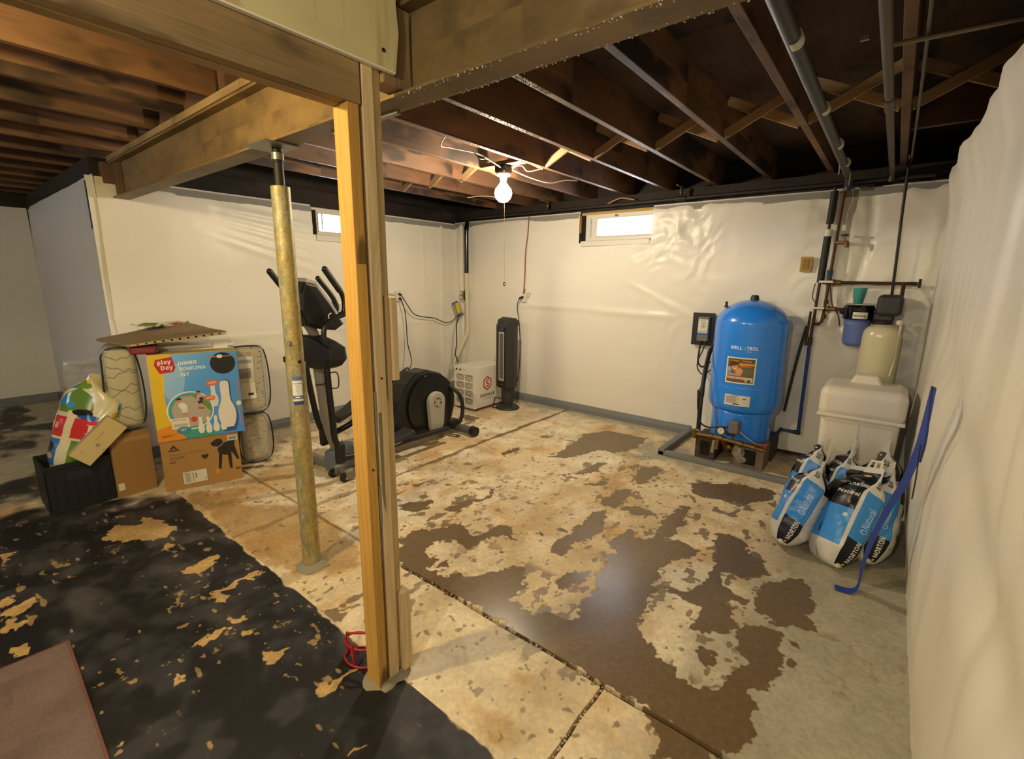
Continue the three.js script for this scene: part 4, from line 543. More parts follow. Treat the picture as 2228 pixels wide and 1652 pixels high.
{ const t = thing('pipe_manifold', 'brass pipe manifold with gauge and valves in front of the blue tank', 'manifold', [0, 0, 0.665]);
  part('brass_run', pipe([V(3.675, 0.225, 0), V(3.85, 0.232, 0.005), V(4.0, 0.225, 0.01), V(4.14, 0.212, 0.01), V(4.23, 0.20, 0.0)], 0.017), M.brass, t); parts('union', [rod(V(3.80, 0.23, 0), V(3.815, 0.23, 0), 0.027), rod(V(3.83, 0.23, 0), V(3.9, 0.23, 0.005), 0.024), rod(V(4.02, 0.223, 0.01), V(4.06, 0.22, 0.01), 0.027), rod(V(4.14, 0.212, 0.01), V(4.155, 0.21, 0.01), 0.023), rod(V(4.2, 0.205, 0), V(4.215, 0.202, 0), 0.023), rod(V(3.66, 0.19, 0), V(3.66, 0.265, 0), 0.024)], M.brass, t);
  part('tank_tee', [rod(V(3.9, 0.23, 0), V(3.92, 0.12, -0.1), 0.03), rod(V(3.86, 0.23, 0), V(3.86, 0.13, 0.02), 0.02), ball(0.022, 3.965, 0.175, 0.03)], M.brass, t);
  const ps = part('pressure_switch', [box(0.085, 0.115, 0.075, 3.985, 0.355, 0.01, 0.018)], mat(0x6b6862, 0.55), t, 'grey pressure switch cover'); part('nipple', rod(V(3.975, 0.235, 0.005), V(3.98, 0.31, 0.005), 0.009), M.brass, ps); part('dark_recess', box(0.07, 0.03, 0.05, 3.96, 0.29, 0.0, 0.006), M.black, ps);
  const ga = part('pressure_gauge', new THREE.CylinderGeometry(0.034, 0.034, 0.024, 28).rotateX(Math.PI / 2).translate(3.885, 0.305, 0.015), M.iron, t); part('dial', new THREE.CircleGeometry(0.029, 28).translate(3.885, 0.305, 0.0275), mat(0xffffff, 0.4, { map: canvasTex(128, 128, (g) => { g.fillStyle = '#ddd9c8'; g.fillRect(0, 0, 128, 128); g.strokeStyle = '#222'; g.lineWidth = 4; for (let i = 0; i < 11; i++) { const a = 2.4 + i * 0.45; g.beginPath(); g.moveTo(64 + 46 * Math.cos(a), 64 + 46 * Math.sin(a)); g.lineTo(64 + 56 * Math.cos(a), 64 + 56 * Math.sin(a)); g.stroke(); } g.lineWidth = 6; g.beginPath(); g.moveTo(64, 70); g.lineTo(50, 30); g.stroke(); }) }), ga, 'white dial'); part('stem', rod(V(3.885, 0.24, 0.01), V(3.885, 0.28, 0.012), 0.008), M.brass, ga);
  part('drain_cock', [rod(V(4.17, 0.21, 0.01), V(4.17, 0.245, 0.02), 0.012), box(0.04, 0.008, 0.012, 4.17, 0.25, 0.02)], M.brass, t); part('wire_tail', capped([V(4.03, 0.33, 0.03), V(4.1, 0.29, 0.04), V(4.16, 0.255, 0.03), V(4.2, 0.25, 0.02)], 0.004, 20, 6), mat(0xb79a6a, 0.6), t); part('red_tag', box(0.06, 0.012, 0.02, 4.215, 0.245, 0.01, 0.003), mat(0xa3291d, 0.6), t); parts('cuff', [rod(V(3.835, 0.10, 0.03), V(3.84, 0.21, 0.03), 0.014), rod(V(4.05, 0.14, 0.02), V(4.05, 0.19, 0.02), 0.016)], mat(0x8e8c84, 0.6), t); }
{ const t = thing('pump_pipe', 'thick black plastic pipe rising at the left side of the tank', 'pipe', [0, 0, 0]); part('tube', tube([V(3.69, 0.25, 0.665), V(3.683, 0.5, 0.65), V(3.67, 0.7, 0.58), V(3.648, 0.85, 0.45), V(3.645, 0.95, 0.36), V(3.655, 1.0, 0.22)], 0.019, 50, 14), M.black, t); parts('hose_clamp', [rod(V(3.69, 0.262, 0.665), V(3.69, 0.278, 0.665), 0.023), rod(V(3.676, 0.6, 0.618), V(3.675, 0.615, 0.613), 0.022)], M.chrome, t); part('coupling', rod(V(3.679, 0.565, 0.632), V(3.672, 0.635, 0.608), 0.0225), M.iron, t); }
cable('thin black cable curving from the pump pipe to the pressure switch', [V(3.655, 0.62, 0.66), V(3.675, 0.45, 0.675), V(3.72, 0.335, 0.69), V(3.78, 0.315, 0.69), V(3.86, 0.335, 0.69), V(3.95, 0.345, 0.68)], 0.0075, M.black);
{ const t = thing('control_box', 'grey pump control box on a black board at the left of the tank', 'control box', [3.465, 1.10, 0.05]);
  part('back_board', box(0.205, 0.315, 0.018, 0, 0, 0, 0.002), M.black, t); part('case', box(0.105, 0.235, 0.06, 0.018, 0.005, 0.04, 0.008), M.greyPlastic, t);
  part('face_label', placeUV(new THREE.BoxGeometry(0.09, 0.15, 0.002).translate(0.018, 0.025, 0.071), 1, 1, (x, y) => [(x + 0.027) / 0.09, (y + 0.05) / 0.15]), mat(0xffffff, 0.4, { map: canvasTex(192, 320, (g) => { g.fillStyle = '#dcd9cc'; g.fillRect(0, 0, 192, 320); g.fillStyle = '#1c1c1c'; g.fillRect(50, 24, 20, 16); g.fillRect(76, 28, 70, 8); for (let i = 0; i < 6; i++) g.fillRect(60 + (i % 2) * 20, 70 + i * 20, 90 - (i % 3) * 20, 8); g.fillStyle = '#c98c3a'; g.fillRect(12, 240, 168, 16); g.fillStyle = '#2f6fb4'; g.fillRect(0, 276, 192, 44); }) }), t, 'printed white label with a blue base');
  parts('conduit', [capped([V(0.0, -0.115, 0.03), V(-0.005, -0.22, 0.04), V(0.0, -0.33, 0.05), V(0.05, -0.36, 0.08), V(0.12, -0.3, 0.1)], 0.009, 40, 10), capped([V(0.05, -0.115, 0.03), V(0.03, -0.2, 0.045), V(0.0, -0.3, 0.06), V(0.0, -0.38, 0.06), V(0.06, -0.43, 0.09), V(0.16, -0.36, 0.12)], 0.006, 50, 8)], M.black, t); }
single('tank_cord', capped([V(4.33, 1.18, 0.06), V(4.30, 0.95, 0.06), V(4.275, 0.7, 0.06), V(4.25, 0.42, 0.06)], 0.012, 30, 8), mat(0x2e3230, 0.6), 'dark hanging cord against the wall right of the blue tank', 'cable');

// ---------------------------------------------------------------- water treatment: pipes, filter, softener
{ const t = thing('insulated_pipe', 'vertical pipe in black foam insulation with a white tape label', 'pipe', [0, 0, 0.085]);
  part('copper_core', [rod(V(4.397, 2.31, 0), V(4.378, 1.30, 0), 0.011), ...pipe([V(4.38, 1.33, 0), V(4.373, 1.07, 0)], 0.011), rod(V(4.374, 1.10, 0), V(4.373, 1.03, 0), 0.018)], M.copper, t); part('foam_sleeve', [rod(V(4.397, 2.28, 0), V(4.393, 2.03, 0), 0.027), rod(V(4.392, 1.93, 0), V(4.386, 1.56, 0), 0.027)], M.blackSoft, t, 'black foam sleeve'); part('tape_label', rod(V(4.3925, 1.93, 0), V(4.393, 1.985, 0), 0.0275), M.white, t);
  part('thin_sleeve', rod(V(4.352, 1.32, 0.03), V(4.345, 1.03, 0.03), 0.009), M.black, t); }
{ const t = thing('copper_pipe', 'bare copper pipe with a garden tap next to the insulated pipe', 'pipe', [0, 0, 0.085]);
  part('tube', [...pipe([V(4.462, 2.31, 0), V(4.447, 1.56, 0), V(4.443, 1.35, 0), V(4.435, 1.24, 0), V(4.415, 1.215, 0), V(4.38, 1.215, 0)], 0.011)], M.copper, t); const tap = part('tap', [rod(V(4.455, 1.88, 0), V(4.53, 1.88, 0.03), 0.012), rod(V(4.53, 1.885, 0.03), V(4.535, 1.84, 0.04), 0.014), rod(V(4.51, 1.88, 0.025), V(4.51, 1.93, 0.025), 0.006)], M.brass, t, 'brass tap'); part('tap_wheel', new THREE.TorusGeometry(0.022, 0.006, 8, 20).rotateX(Math.PI / 2).translate(4.51, 1.935, 0.025), mat(0x1c3566, 0.4), tap); parts('fitting', [1.60, 1.55, 1.42, 1.30].map((y) => rod(V(4.447, y, 0), V(4.447, y - 0.035, 0), 0.016)), M.copper, t); part('blue_valve', rod(V(4.445, 1.66, 0.005), V(4.445, 1.60, 0.005), 0.022, 0.015), mat(0x17305c, 0.4), t); }
{ const t = thing('bypass_pipe', 'horizontal copper branch with white lever valve above the filter', 'pipe', [0, 0, 0.105]);
  part('tube', [rod(V(4.40, 1.562, 0), V(4.98, 1.56, 0), 0.0125), rod(V(4.93, 1.56, 0), V(4.93, 1.42, 0.06), 0.013)], M.copper, t); part('valve_body', [ball(0.026, 4.485, 1.562, 0), rod(V(4.49, 1.562, 0), V(4.53, 1.562, 0), 0.02)], M.brass, t); part('lever', box(0.10, 0.02, 0.012, 4.43, 1.567, 0.03, 0.004), M.white, t); part('stop_valve', [rod(V(4.95, 1.56, 0), V(5.01, 1.56, 0), 0.014), rod(V(5.022, 1.53, 0), V(5.022, 1.595, 0), 0.009)], M.iron, t); }
{ const t = thing('filter_feed_pipe', 'short copper branch with white lever feeding the blue filter', 'pipe', [0, 0, 0.13]);
  part('tube', [rod(V(4.38, 1.35, 0), V(4.60, 1.35, 0.06), 0.0125)], M.copper, t); part('valve_body', [ball(0.024, 4.475, 1.35, 0.02), rod(V(4.49, 1.35, 0.03), V(4.53, 1.35, 0.04), 0.019)], M.brass, t); part('lever', box(0.10, 0.018, 0.012, 4.40, 1.353, 0.045, 0.004), M.white, t); }
single('ground_wire', capped([V(4.46, 1.54, 0.11), V(4.475, 1.47, 0.13), V(4.50, 1.38, 0.15), V(4.55, 1.30, 0.16), V(4.57, 1.22, 0.16)], 0.0045, 40, 6), M.copper, 'thin bare copper wire drooping beside the filter head', 'wire');
single('wire_hook', capped([V(4.352, 1.55, 0.09), V(4.345, 1.47, 0.09), V(4.35, 1.43, 0.1), V(4.37, 1.40, 0.1)], 0.004, 24, 6), M.copper, 'small copper wire hook left of the insulated pipe', 'wire');
{ const t = thing('supply_pipe', 'royal blue plastic pipe elbowing from the copper down to the tank', 'pipe', [0, 0, 0.085]);
  const bl = mat(0x15327f, 0.4); part('tube', pipe([V(4.373, 1.05, 0), V(4.383, 0.245, 0), V(4.25, 0.25, 0.02), V(4.21, 0.2, 0.14), V(4.20, 0.19, 0.26)], 0.0135), bl, t); part('elbow', [ball(0.02, 4.383, 0.245, 0), ball(0.018, 4.25, 0.25, 0.02), rod(V(4.383, 0.245, 0), V(4.35, 0.246, 0.005), 0.018)], M.black, t); }
{ const t = thing('water_filter', 'blue cartridge water filter with black head beside the softener', 'filter', [4.685, 1.07, 0.22]);
  const bl = mat(new THREE.Color(0.10, 0.155, 0.42), 0.4); part('sump', [lathe([[0, 0.0], [0.055, 0.002], [0.073, 0.014], [0.08, 0.035], [0.084, 0.16], [0.088, 0.17], [0.09, 0.215], [0, 0.22]], 16)], bl, t); part('head', [new THREE.CylinderGeometry(0.102, 0.102, 0.09, 28).translate(0, 0.26, 0), box(0.24, 0.05, 0.07, 0.0, 0.27, 0, 0.012), new THREE.CylinderGeometry(0.094, 0.1, 0.016, 28).translate(0, 0.312, 0)], M.blackGloss, t, 'black filter head');
  part('label', new THREE.CylinderGeometry(0.1028, 0.1028, 0.05, 12, 1, true, -0.3, 0.95).translate(0, 0.245, 0), mat(0xffffff, 0.4, { side: THREE.DoubleSide, map: canvasTex(256, 96, (g) => { g.fillStyle = '#dad7c6'; g.fillRect(0, 0, 256, 96); g.fillStyle = '#3d4a66'; g.fillRect(14, 46, 220, 14); g.fillStyle = '#a08a40'; g.fillRect(190, 66, 50, 16); }) }), t); part('bracket', box(0.2, 0.01, 0.12, 0.01, 0.327, -0.03, 0.002), M.galv, t); }
single('plastic_cup', lathe([[0, 0.0], [0.03, 0.0], [0.047, 0.12], [0.044, 0.12], [0.028, 0.006], [0, 0.006]], 28).translate(4.672, 1.404, 0.22), mat(0x3f8f92, 0.45), 'teal plastic cup standing on the water filter', 'cup');
{ const t = thing('softener_tank', 'cream resin cylinder with black control valve behind the salt bin', 'water softener', [4.85, 0, 0.25]);
  const d = []; for (let i = 0; i <= 10; i++) { const a = i / 10 * Math.PI / 2; d.push([0.122 - 0.062 * (1 - Math.cos(a)), 1.16 + 0.085 * Math.sin(a)]); } part('cylinder', lathe([[0, 0.0], [0.122, 0.0], [0.122, 1.16], ...d, [0.055, 1.265], [0, 1.265]], 48), new THREE.MeshPhysicalMaterial({ color: new THREE.Color(0.66, 0.62, 0.42), roughness: 0.25, clearcoat: 0.4, clearcoatRoughness: 0.1 }), t);
  const v = part('control_valve', [box(0.155, 0.155, 0.2, 0.02, 1.40, 0.02, 0.03)], M.charcoal, t, 'charcoal control head'); part('valve_neck', [box(0.13, 0.07, 0.15, -0.005, 1.31, 0.0, 0.02), new THREE.CylinderGeometry(0.068, 0.066, 0.04, 24).translate(-0.01, 1.275, 0)], M.black, v); part('yoke', [rod(V(-0.14, 1.34, -0.02), V(-0.04, 1.34, -0.02), 0.02), rod(V(0.06, 1.4, -0.06), V(0.08, 1.45, -0.08), 0.014)], M.black, v);
  part('brine_tube', capped([V(0.075, 1.285, 0.05), V(0.10, 1.27, 0.06), V(0.10, 1.15, 0.07), V(0.10, 0.98, 0.08), V(0.09, 0.88, 0.12)], 0.008, 30, 8), M.offWhite, t); part('white_fitting', ball(0.022, 0.095, 1.275, 0.06), M.white, t); }
{ const t = thing('drain_hose', 'straight black hose from the ceiling into the softener control valve', 'hose', [0, 0, 0]); part('tube', tube([V(4.836, 2.44, 0.35), V(4.845, 2.1, 0.34), V(4.862, 1.7, 0.31), V(4.87, 1.47, 0.28)], 0.0095, 30, 12), M.black, t); }
{ const t = thing('salt_bin', 'large cream plastic brine bin with a rounded lid by the right wall', 'bin', [4.815, 0, 0.71]);
  const pl = mat(new THREE.Color(0.76, 0.72, 0.64), 0.5), lidm = mat(new THREE.Color(0.77, 0.73, 0.66), 0.48);
  const body = new RoundedBoxGeometry(0.45, 0.66, 0.42, 6, 0.05).translate(0, 0.33, 0), p = body.attributes.position; for (let i = 0; i < p.count; i++) { const k = 0.93 + 0.07 * p.getY(i) / 0.66; p.setX(i, p.getX(i) * k); p.setZ(i, p.getZ(i) * k); } body.computeVertexNormals(); part('body', body, pl, t);
  const lid = new RoundedBoxGeometry(0.49, 0.215, 0.46, 8, 0.06).translate(0, 0.745, 0), q = lid.attributes.position; for (let i = 0; i < q.count; i++) { if (q.getY(i) < 0.70) { const y = q.getY(i); q.setX(i, Math.sign(q.getX(i)) * Math.min(0.245, Math.abs(q.getX(i)) * (1 + (0.70 - y) * 0.35))); } } lid.computeVertexNormals(); part('lid', [lid, span(-0.247, 0.247, 0.635, 0.66, -0.232, 0.232, 0.008)], lidm, t);
  part('lid_handle', [extr([[-0.085, 0.84], [0.085, 0.84], [0.055, 0.895], [-0.055, 0.895]], 0.13, 0.015).translate(0, 0, -0.19)], lidm, t); part('mould_line', [span(-0.004, 0.004, 0.05, 0.62, 0.205, 0.213, 0.002)], pl, t); }

// ---------------------------------------------------------------- salt bags
const bagTex = canvasTex(1024, 1024, (g, w, h) => {
  g.fillStyle = '#d7d5d0'; g.fillRect(0, 0, w, h); const N = '#10131f', B = '#3a92e6', Wt = '#d7d5d0';
  const Y = (v) => h * (1 - v);
  for (const [x0, x1] of [[0, 172], [880, 1024]]) { g.fillStyle = B; g.fillRect(x0, Y(0.60), x1 - x0, h * 0.40); g.fillStyle = N; g.fillRect(x0, Y(0.95), x1 - x0, h * 0.40); }
  g.fillStyle = B; g.beginPath(); g.moveTo(205, Y(0.22)); g.lineTo(345, Y(0.22)); g.lineTo(345, Y(0.72)); g.lineTo(205, Y(0.76)); g.fill();
  g.fillStyle = N; g.beginPath(); g.moveTo(205, Y(0.03)); g.lineTo(345, Y(0.03)); g.lineTo(345, Y(0.27)); g.lineTo(205, Y(0.31)); g.fill();
  g.fillStyle = N; g.fillRect(350, Y(0.93), 90, h * 0.26);
  const vert = (txt, x, v, size, fill, bold = 'bold ') => { g.save(); g.translate(x, Y(v)); g.rotate(-Math.PI / 2); g.fillStyle = fill; g.font = `${bold}${size}px sans-serif`; g.fillText(txt, 0, 0); g.restore(); };
  vert('MORTON', 304, 0.075, 52, '#f0efe9'); g.fillStyle = '#c9a93a'; g.beginPath(); g.arc(285, Y(0.05), 14, 0, 7); g.fill(); vert('Natural', 295, 0.43, 58, '#cfe2f4', ''); g.strokeStyle = '#cfe2f4'; g.lineWidth = 6; g.beginPath(); g.arc(278, Y(0.40), 18, 0, 7); g.stroke(); vert('Pure & Natural Crystals', 330, 0.30, 22, '#7fb3de', ''); vert('40', 285, 0.80, 62, '#1a1a20'); vert('lb', 250, 0.86, 28, '#1a1a20');
  const horiz = (txt, x, v, size, fill) => { g.fillStyle = fill; g.font = `bold ${size}px sans-serif`; g.fillText(txt, x, Y(v)); };
  horiz('MORTON', -34, 0.78, 46, '#f0efe9'); horiz('Natural', -4, 0.68, 44, '#f0efe9'); horiz('MORTON', 990, 0.78, 46, '#f0efe9'); horiz('Natural', 1020, 0.68, 44, '#f0efe9'); g.fillStyle = '#3a86c6'; g.beginPath(); g.arc(18, Y(0.79), 14, 0, 7); g.fill(); g.fillStyle = '#d9c15a'; g.beginPath(); g.ellipse(60, Y(0.91), 26, 12, 0, 0, 7); g.fill(); g.fillStyle = '#c9d6dc'; g.beginPath(); g.arc(120, Y(0.48), 20, 0, 7); g.fill();
  g.fillStyle = '#8f98a8'; for (let i = 0; i < 9; i++) g.fillRect(470 + (i % 3) * 8, Y(0.45 + i * 0.012), 70, 3); g.beginPath(); g.arc(440, Y(0.55), 14, 0, 7); g.fill();
}, true);
const mBag = new THREE.MeshPhysicalMaterial({ map: bagTex, roughness: 0.34, color: 0xffffff, side: THREE.DoubleSide });
function bagGeometry(A, B, L, seed, taperV = 0.8) {
  const nu = 72, nv = 48, pos = [], uv = [], idx = [];
  for (let j = 0; j <= nv; j++) { const v = j / nv, top = sstep(taperV - 0.12, 1, v), bot = Math.pow(clamp(v / 0.16), 0.5), a = A * (0.25 + 0.75 * bot) * (1 - 0.93 * top) * (1 + 0.12 * Math.sin(v * 3.1)), b = B * (0.62 + 0.38 * Math.pow(clamp(v / 0.22), 0.6)) * (1 - 0.12 * top);
    for (let i = 0; i <= nu; i++) { const s = i / nu * 2 * Math.PI, c = Math.cos(s), q = Math.sin(s), e = 0.72, wr = 1 + (fbm(i / nu * 9 + seed, v * 7 + seed, 3) - 0.5) * 0.22 + (ridge(Math.cos(s) * 2 + seed, v * 5 + Math.sin(s) * 2, 2) - 0.6) * 0.12;
      pos.push(-a * Math.sign(c) * Math.pow(Math.abs(c), e) * (wr + top * 2.5 * (noise(v * 14 + seed, s) - 0.5)), v * L * (1 - 0.03 * noise(s, seed)) + 0.004, b * Math.sign(q) * Math.pow(Math.abs(q), e) * (0.5 + 0.5 * wr)); uv.push(i / nu, v); } }
  for (let j = 0; j < nv; j++) for (let i = 0; i < nu; i++) { const k = j * (nu + 1) + i; idx.push(k, k + nu + 1, k + nu + 2, k, k + nu + 2, k + 1); }
  const c0 = pos.length / 3; pos.push(0, 0.0, 0); uv.push(0.5, 0); for (let i = 0; i < nu; i++) idx.push(c0, i, i + 1);
  const g = new THREE.BufferGeometry(); g.setAttribute('position', new THREE.Float32BufferAttribute(pos, 3)); g.setAttribute('uv', new THREE.Float32BufferAttribute(uv, 2)); g.setIndex(idx); g.computeVertexNormals(); return g;
}
const bagHandle = extr([[-0.06, 0], [0.06, 0], [0.045, 0.055], [-0.045, 0.055]], 0.004, 0.001, false, [[[-0.042, 0.01], [-0.006, 0.01], [-0.006, 0.044], [-0.036, 0.044]], [[0.006, 0.01], [0.042, 0.01], [0.036, 0.044], [0.006, 0.044]]]);
function saltBag(label, x, z, lean, roll, turn, seed, L = 0.56, A = 0.105, B = 0.165) {
  const t = thing('salt_bag', label, 'bag', [x, 0, z], 0, null); delete t.userData.group; t.rotation.set(-lean, turn, -roll, 'XZY');
  part('sack', bagGeometry(A, B, L, seed), mBag, t); part('handle', bagHandle.clone().rotateY(Math.PI / 2).translate(0, L - 0.008, 0.05), M.white, t); part('bottom_seam', box(0.03, 0.03, 0.05, 0, 0.02, B * 0.62, 0.012), M.white, t); return t;
}
saltBag('salt bag at the front left of the group, its top pinched upright', 4.555, 1.78, 0.50, 0.26, 0.05, 3, 0.56, 0.098, 0.155);
saltBag('middle salt bag of the front row with its black top flopped over', 4.785, 1.83, 0.46, 0.20, 0.62, 17, 0.60, 0.092, 0.15);
saltBag('front salt bag wedged against the right wall under the blue strap', 4.962, 1.70, 0.50, 0.08, 0.12, 29, 0.55, 0.088, 0.155);
saltBag('salt bag behind the front left one, mostly showing its black top', 4.55, 1.35, 0.30, 0.18, 0.10, 41, 0.55, 0.09, 0.15);
saltBag('salt bag at the back middle with only its white handle showing', 4.755, 1.33, 0.22, 0.12, 0.0, 53, 0.55, 0.09, 0.15);
saltBag('rear salt bag against the right wall, peeking above the front ones', 4.955, 1.30, 0.28, 0.04, 0.1, 67, 0.57, 0.09, 0.15);
{ const pts = [V(5.055, 1.17, 2.42), V(5.05, 1.05, 2.46), V(5.045, 0.93, 2.46), V(5.03, 0.75, 2.36), V(5.0, 0.55, 2.20), V(4.97, 0.35, 2.10), V(4.95, 0.15, 2.05), V(4.945, 0.02, 2.03), V(4.92, 0.006, 2.06), V(4.855, 0.005, 2.07)];
  const c = new THREE.CatmullRomCurve3(pts), n = 90, pos = [], idx = []; for (let i = 0; i <= n; i++) { const q = c.getPoint(i / n), tw = Math.sin(i / n * 5) * 0.5, w = 0.028; const side = i > 78 ? V(0.15, 0, 1) : V(Math.sin(tw) * 0.4 + 0.25, 0.05, 1); side.normalize().multiplyScalar(w); for (const s of [-1, 1]) pos.push(q.x + side.x * s, q.y + side.y * s, q.z + side.z * s); if (i < n) idx.push(2 * i, 2 * i + 1, 2 * i + 3, 2 * i, 2 * i + 3, 2 * i + 2); }
  const g = new THREE.BufferGeometry(); g.setAttribute('position', new THREE.Float32BufferAttribute(pos, 3)); g.setIndex(idx); g.computeVertexNormals(); g.setAttribute('uv', new THREE.Float32BufferAttribute(new Float32Array(pos.length / 3 * 2), 2));
  const t = thing('webbing_strap', 'royal blue webbing strap hanging down the right wall onto the floor', 'strap'); part('strap', g, mat(0x22409a, 0.75, { side: THREE.DoubleSide }), t); part('loop', capped([V(5.05, 1.17, 2.44), V(5.045, 1.12, 2.56), V(5.05, 1.0, 2.60), V(5.05, 0.9, 2.55)], 0.004, 24, 6), mat(0x1b2f78, 0.75), t); part('dark_cord', capped([V(5.045, 0.95, 2.5), V(5.05, 0.82, 2.52), V(5.05, 0.74, 2.53)], 0.0025, 14, 6), M.iron, t); }

// ---------------------------------------------------------------- stored boxes and bags at the left wall
const TURN = -0.306;                                             // the cartons face east and a little towards the viewer's side
const cardMap = rep(dataTex(256, 256, (u, v) => { const k = 0.92 + 0.10 * (fbm(u * 20, v * 6, 3) - 0.5) + 0.04 * (noise(u * 200, v * 20) - 0.5); return [255 * k, 252 * k, 246 * k]; }), 3, 3);
const mCard = mat(new THREE.Color(0.40, 0.265, 0.125), 0.85, { map: cardMap }), mCard2 = mat(new THREE.Color(0.36, 0.25, 0.135), 0.85, { map: cardMap });
// a carton whose printed front (+x side after turning) is a thin panel of its own
function carton(t, d, h, w, m, print, y0 = 0) {                 // front plane at x = 0, body behind it, centred on z
  part('carton_body', uvBox(box(d, h, w, -d / 2, y0 + h / 2, 0, 0.004)), m, t); part('top_flap', [uvBox(box(d * 0.49, 0.004, w - 0.006, -d * 0.745, y0 + h + 0.002, 0, 0.001)), uvBox(box(d * 0.49, 0.004, w - 0.006, -d * 0.25, y0 + h + 0.002, 0, 0.001))], m, t);
  if (print) part('printed_front', placeUV(new THREE.BoxGeometry(0.002, h - 0.004, w - 0.004).translate(0.001, y0 + h / 2, 0), 1, 1, (x, y, z) => [0.5 - z / (w - 0.004), (y - y0 - h / 2) / (h - 0.004) + 0.5]), mat(0xffffff, 0.62, { map: print }), t, 'printed front face');
}
const bowlPrint = canvasTex(1024, 1184, (g, w, h) => {
  const bl = g.createLinearGradient(0, 0, w, h * 0.7); bl.addColorStop(0, '#93c4f2'); bl.addColorStop(0.5, '#54a0ee'); bl.addColorStop(1, '#4a96ea'); g.fillStyle = bl; g.fillRect(0, 0, w, h);
  g.fillStyle = '#e2bd1e'; g.beginPath(); g.moveTo(0, 0); g.lineTo(270, 0); g.bezierCurveTo(120, 200, 130, 600, 150, 820); g.lineTo(230, 960); g.lineTo(0, h); g.fill(); g.fillStyle = '#e08a1e'; g.beginPath(); g.moveTo(0, h); g.lineTo(0, 1010); g.lineTo(200, 960); g.lineTo(300, 1100); g.lineTo(320, h); g.fill(); g.fillStyle = '#c9b58a'; g.fillRect(0, 0, 16, 500);
  g.fillStyle = '#3f9a8e'; g.beginPath(); g.moveTo(190, 940); g.lineTo(560, 1010); g.lineTo(760, 1130); g.lineTo(640, h); g.lineTo(320, h); g.fill(); g.fillStyle = '#e9eef0'; g.beginPath(); g.ellipse(260, 380, 120, 260, 0.15, 0, 7); g.globalAlpha = 0.35; g.fill(); g.globalAlpha = 1;
  g.fillStyle = '#b91f2a'; g.beginPath(); g.moveTo(90, 60); g.lineTo(270, 30); g.lineTo(300, 180); g.lineTo(270, 235); g.lineTo(120, 250); g.lineTo(70, 130); g.fill(); g.fillStyle = '#f4efe6'; g.font = 'bold 76px sans-serif'; g.save(); g.translate(100, 128); g.rotate(-0.06); g.fillText('play', 4, 0); g.fillText('Day', 30, 76); g.restore();
  g.fillStyle = '#f4f2ea'; g.font = 'bold 64px sans-serif'; g.save(); g.translate(330, 150); g.rotate(-0.03); g.fillText('JUMBO', 0, 0); g.fillText('BOWLING', 4, 78); g.fillText('SET', 4, 156); g.restore();
  g.fillStyle = '#161719'; g.beginPath(); g.arc(845, 165, 152, 0, 7); g.fill(); g.strokeStyle = '#d9713a'; g.lineWidth = 14; g.beginPath(); g.moveTo(670, 66); g.lineTo(960, 66); g.stroke(); g.fillStyle = '#efe9df'; g.beginPath(); g.ellipse(815, 66, 36, 26, 0, 0, 7); g.fill();
  const pin = (x, y, s, c) => { g.fillStyle = c; g.beginPath(); g.moveTo(x - 46 * s, y); g.bezierCurveTo(x - 66 * s, y + 120 * s, x - 34 * s, y + 180 * s, x - 66 * s, y + 290 * s); g.bezierCurveTo(x - 128 * s, y + 420 * s, x - 110 * s, y + 540 * s, x - 62 * s, y + 640 * s); g.lineTo(x + 62 * s, y + 640 * s); g.bezierCurveTo(x + 110 * s, y + 540 * s, x + 128 * s, y + 420 * s, x + 66 * s, y + 290 * s); g.bezierCurveTo(x + 34 * s, y + 180 * s, x + 66 * s, y + 120 * s, x + 46 * s, y); g.quadraticCurveTo(x, y - 30 * s, x - 46 * s, y); g.fill(); };
  pin(842, 420, 1.15, '#27579c'); pin(830, 430, 1.04, '#e9e4da'); pin(690, 450, 0.5, '#dfe3e6'); g.strokeStyle = '#d9713a'; g.lineWidth = 12; g.beginPath(); g.moveTo(990, 400); g.lineTo(985, 1060); g.stroke(); g.fillStyle = '#efe9df'; g.beginPath(); g.ellipse(985, 760, 30, 34, 0, 0, 7); g.fill();
  g.fillStyle = '#f2f2ee'; g.beginPath(); g.arc(405, 790, 270, 0, 7); g.fill(); g.fillStyle = '#56a0a8'; g.beginPath(); g.arc(405, 790, 254, 0, 7); g.fill(); g.save(); g.beginPath(); g.arc(415, 795, 222, 0, 7); g.clip(); g.fillStyle = '#b3ab9c'; g.fillRect(150, 540, 540, 540); g.fillStyle = '#74883b'; g.beginPath(); g.moveTo(420, 560); g.lineTo(660, 560); g.lineTo(660, 860); g.fill(); g.fillRect(150, 540, 540, 46); g.restore();
  const kid = (x, y, hair, top, leg, s, bend) => { g.fillStyle = '#c98f6a'; g.beginPath(); g.arc(x, y, 30 * s, 0, 7); g.fill(); g.fillStyle = hair; g.beginPath(); g.arc(x - 3, y - 12 * s, 32 * s, 3.1, 6.3); g.fill(); g.fillStyle = top; g.beginPath(); g.ellipse(x + bend * 40, y + 78 * s, 44 * s, 58 * s, -bend * 0.8, 0, 7); g.fill(); g.fillStyle = leg; g.fillRect(x + bend * 60 - 34 * s, y + 122 * s, 66 * s, 50 * s); g.fillStyle = '#c98f6a'; g.fillRect(x + bend * 60 - 26 * s, y + 170 * s, 20 * s, 74 * s); g.fillRect(x + bend * 60 + 8 * s, y + 170 * s, 20 * s, 80 * s); g.fillStyle = '#1d1d22'; g.fillRect(x + bend * 60 - 34 * s, y + 240 * s, 34 * s, 16 * s); g.fillRect(x + bend * 60 + 4 * s, y + 246 * s, 36 * s, 16 * s); };
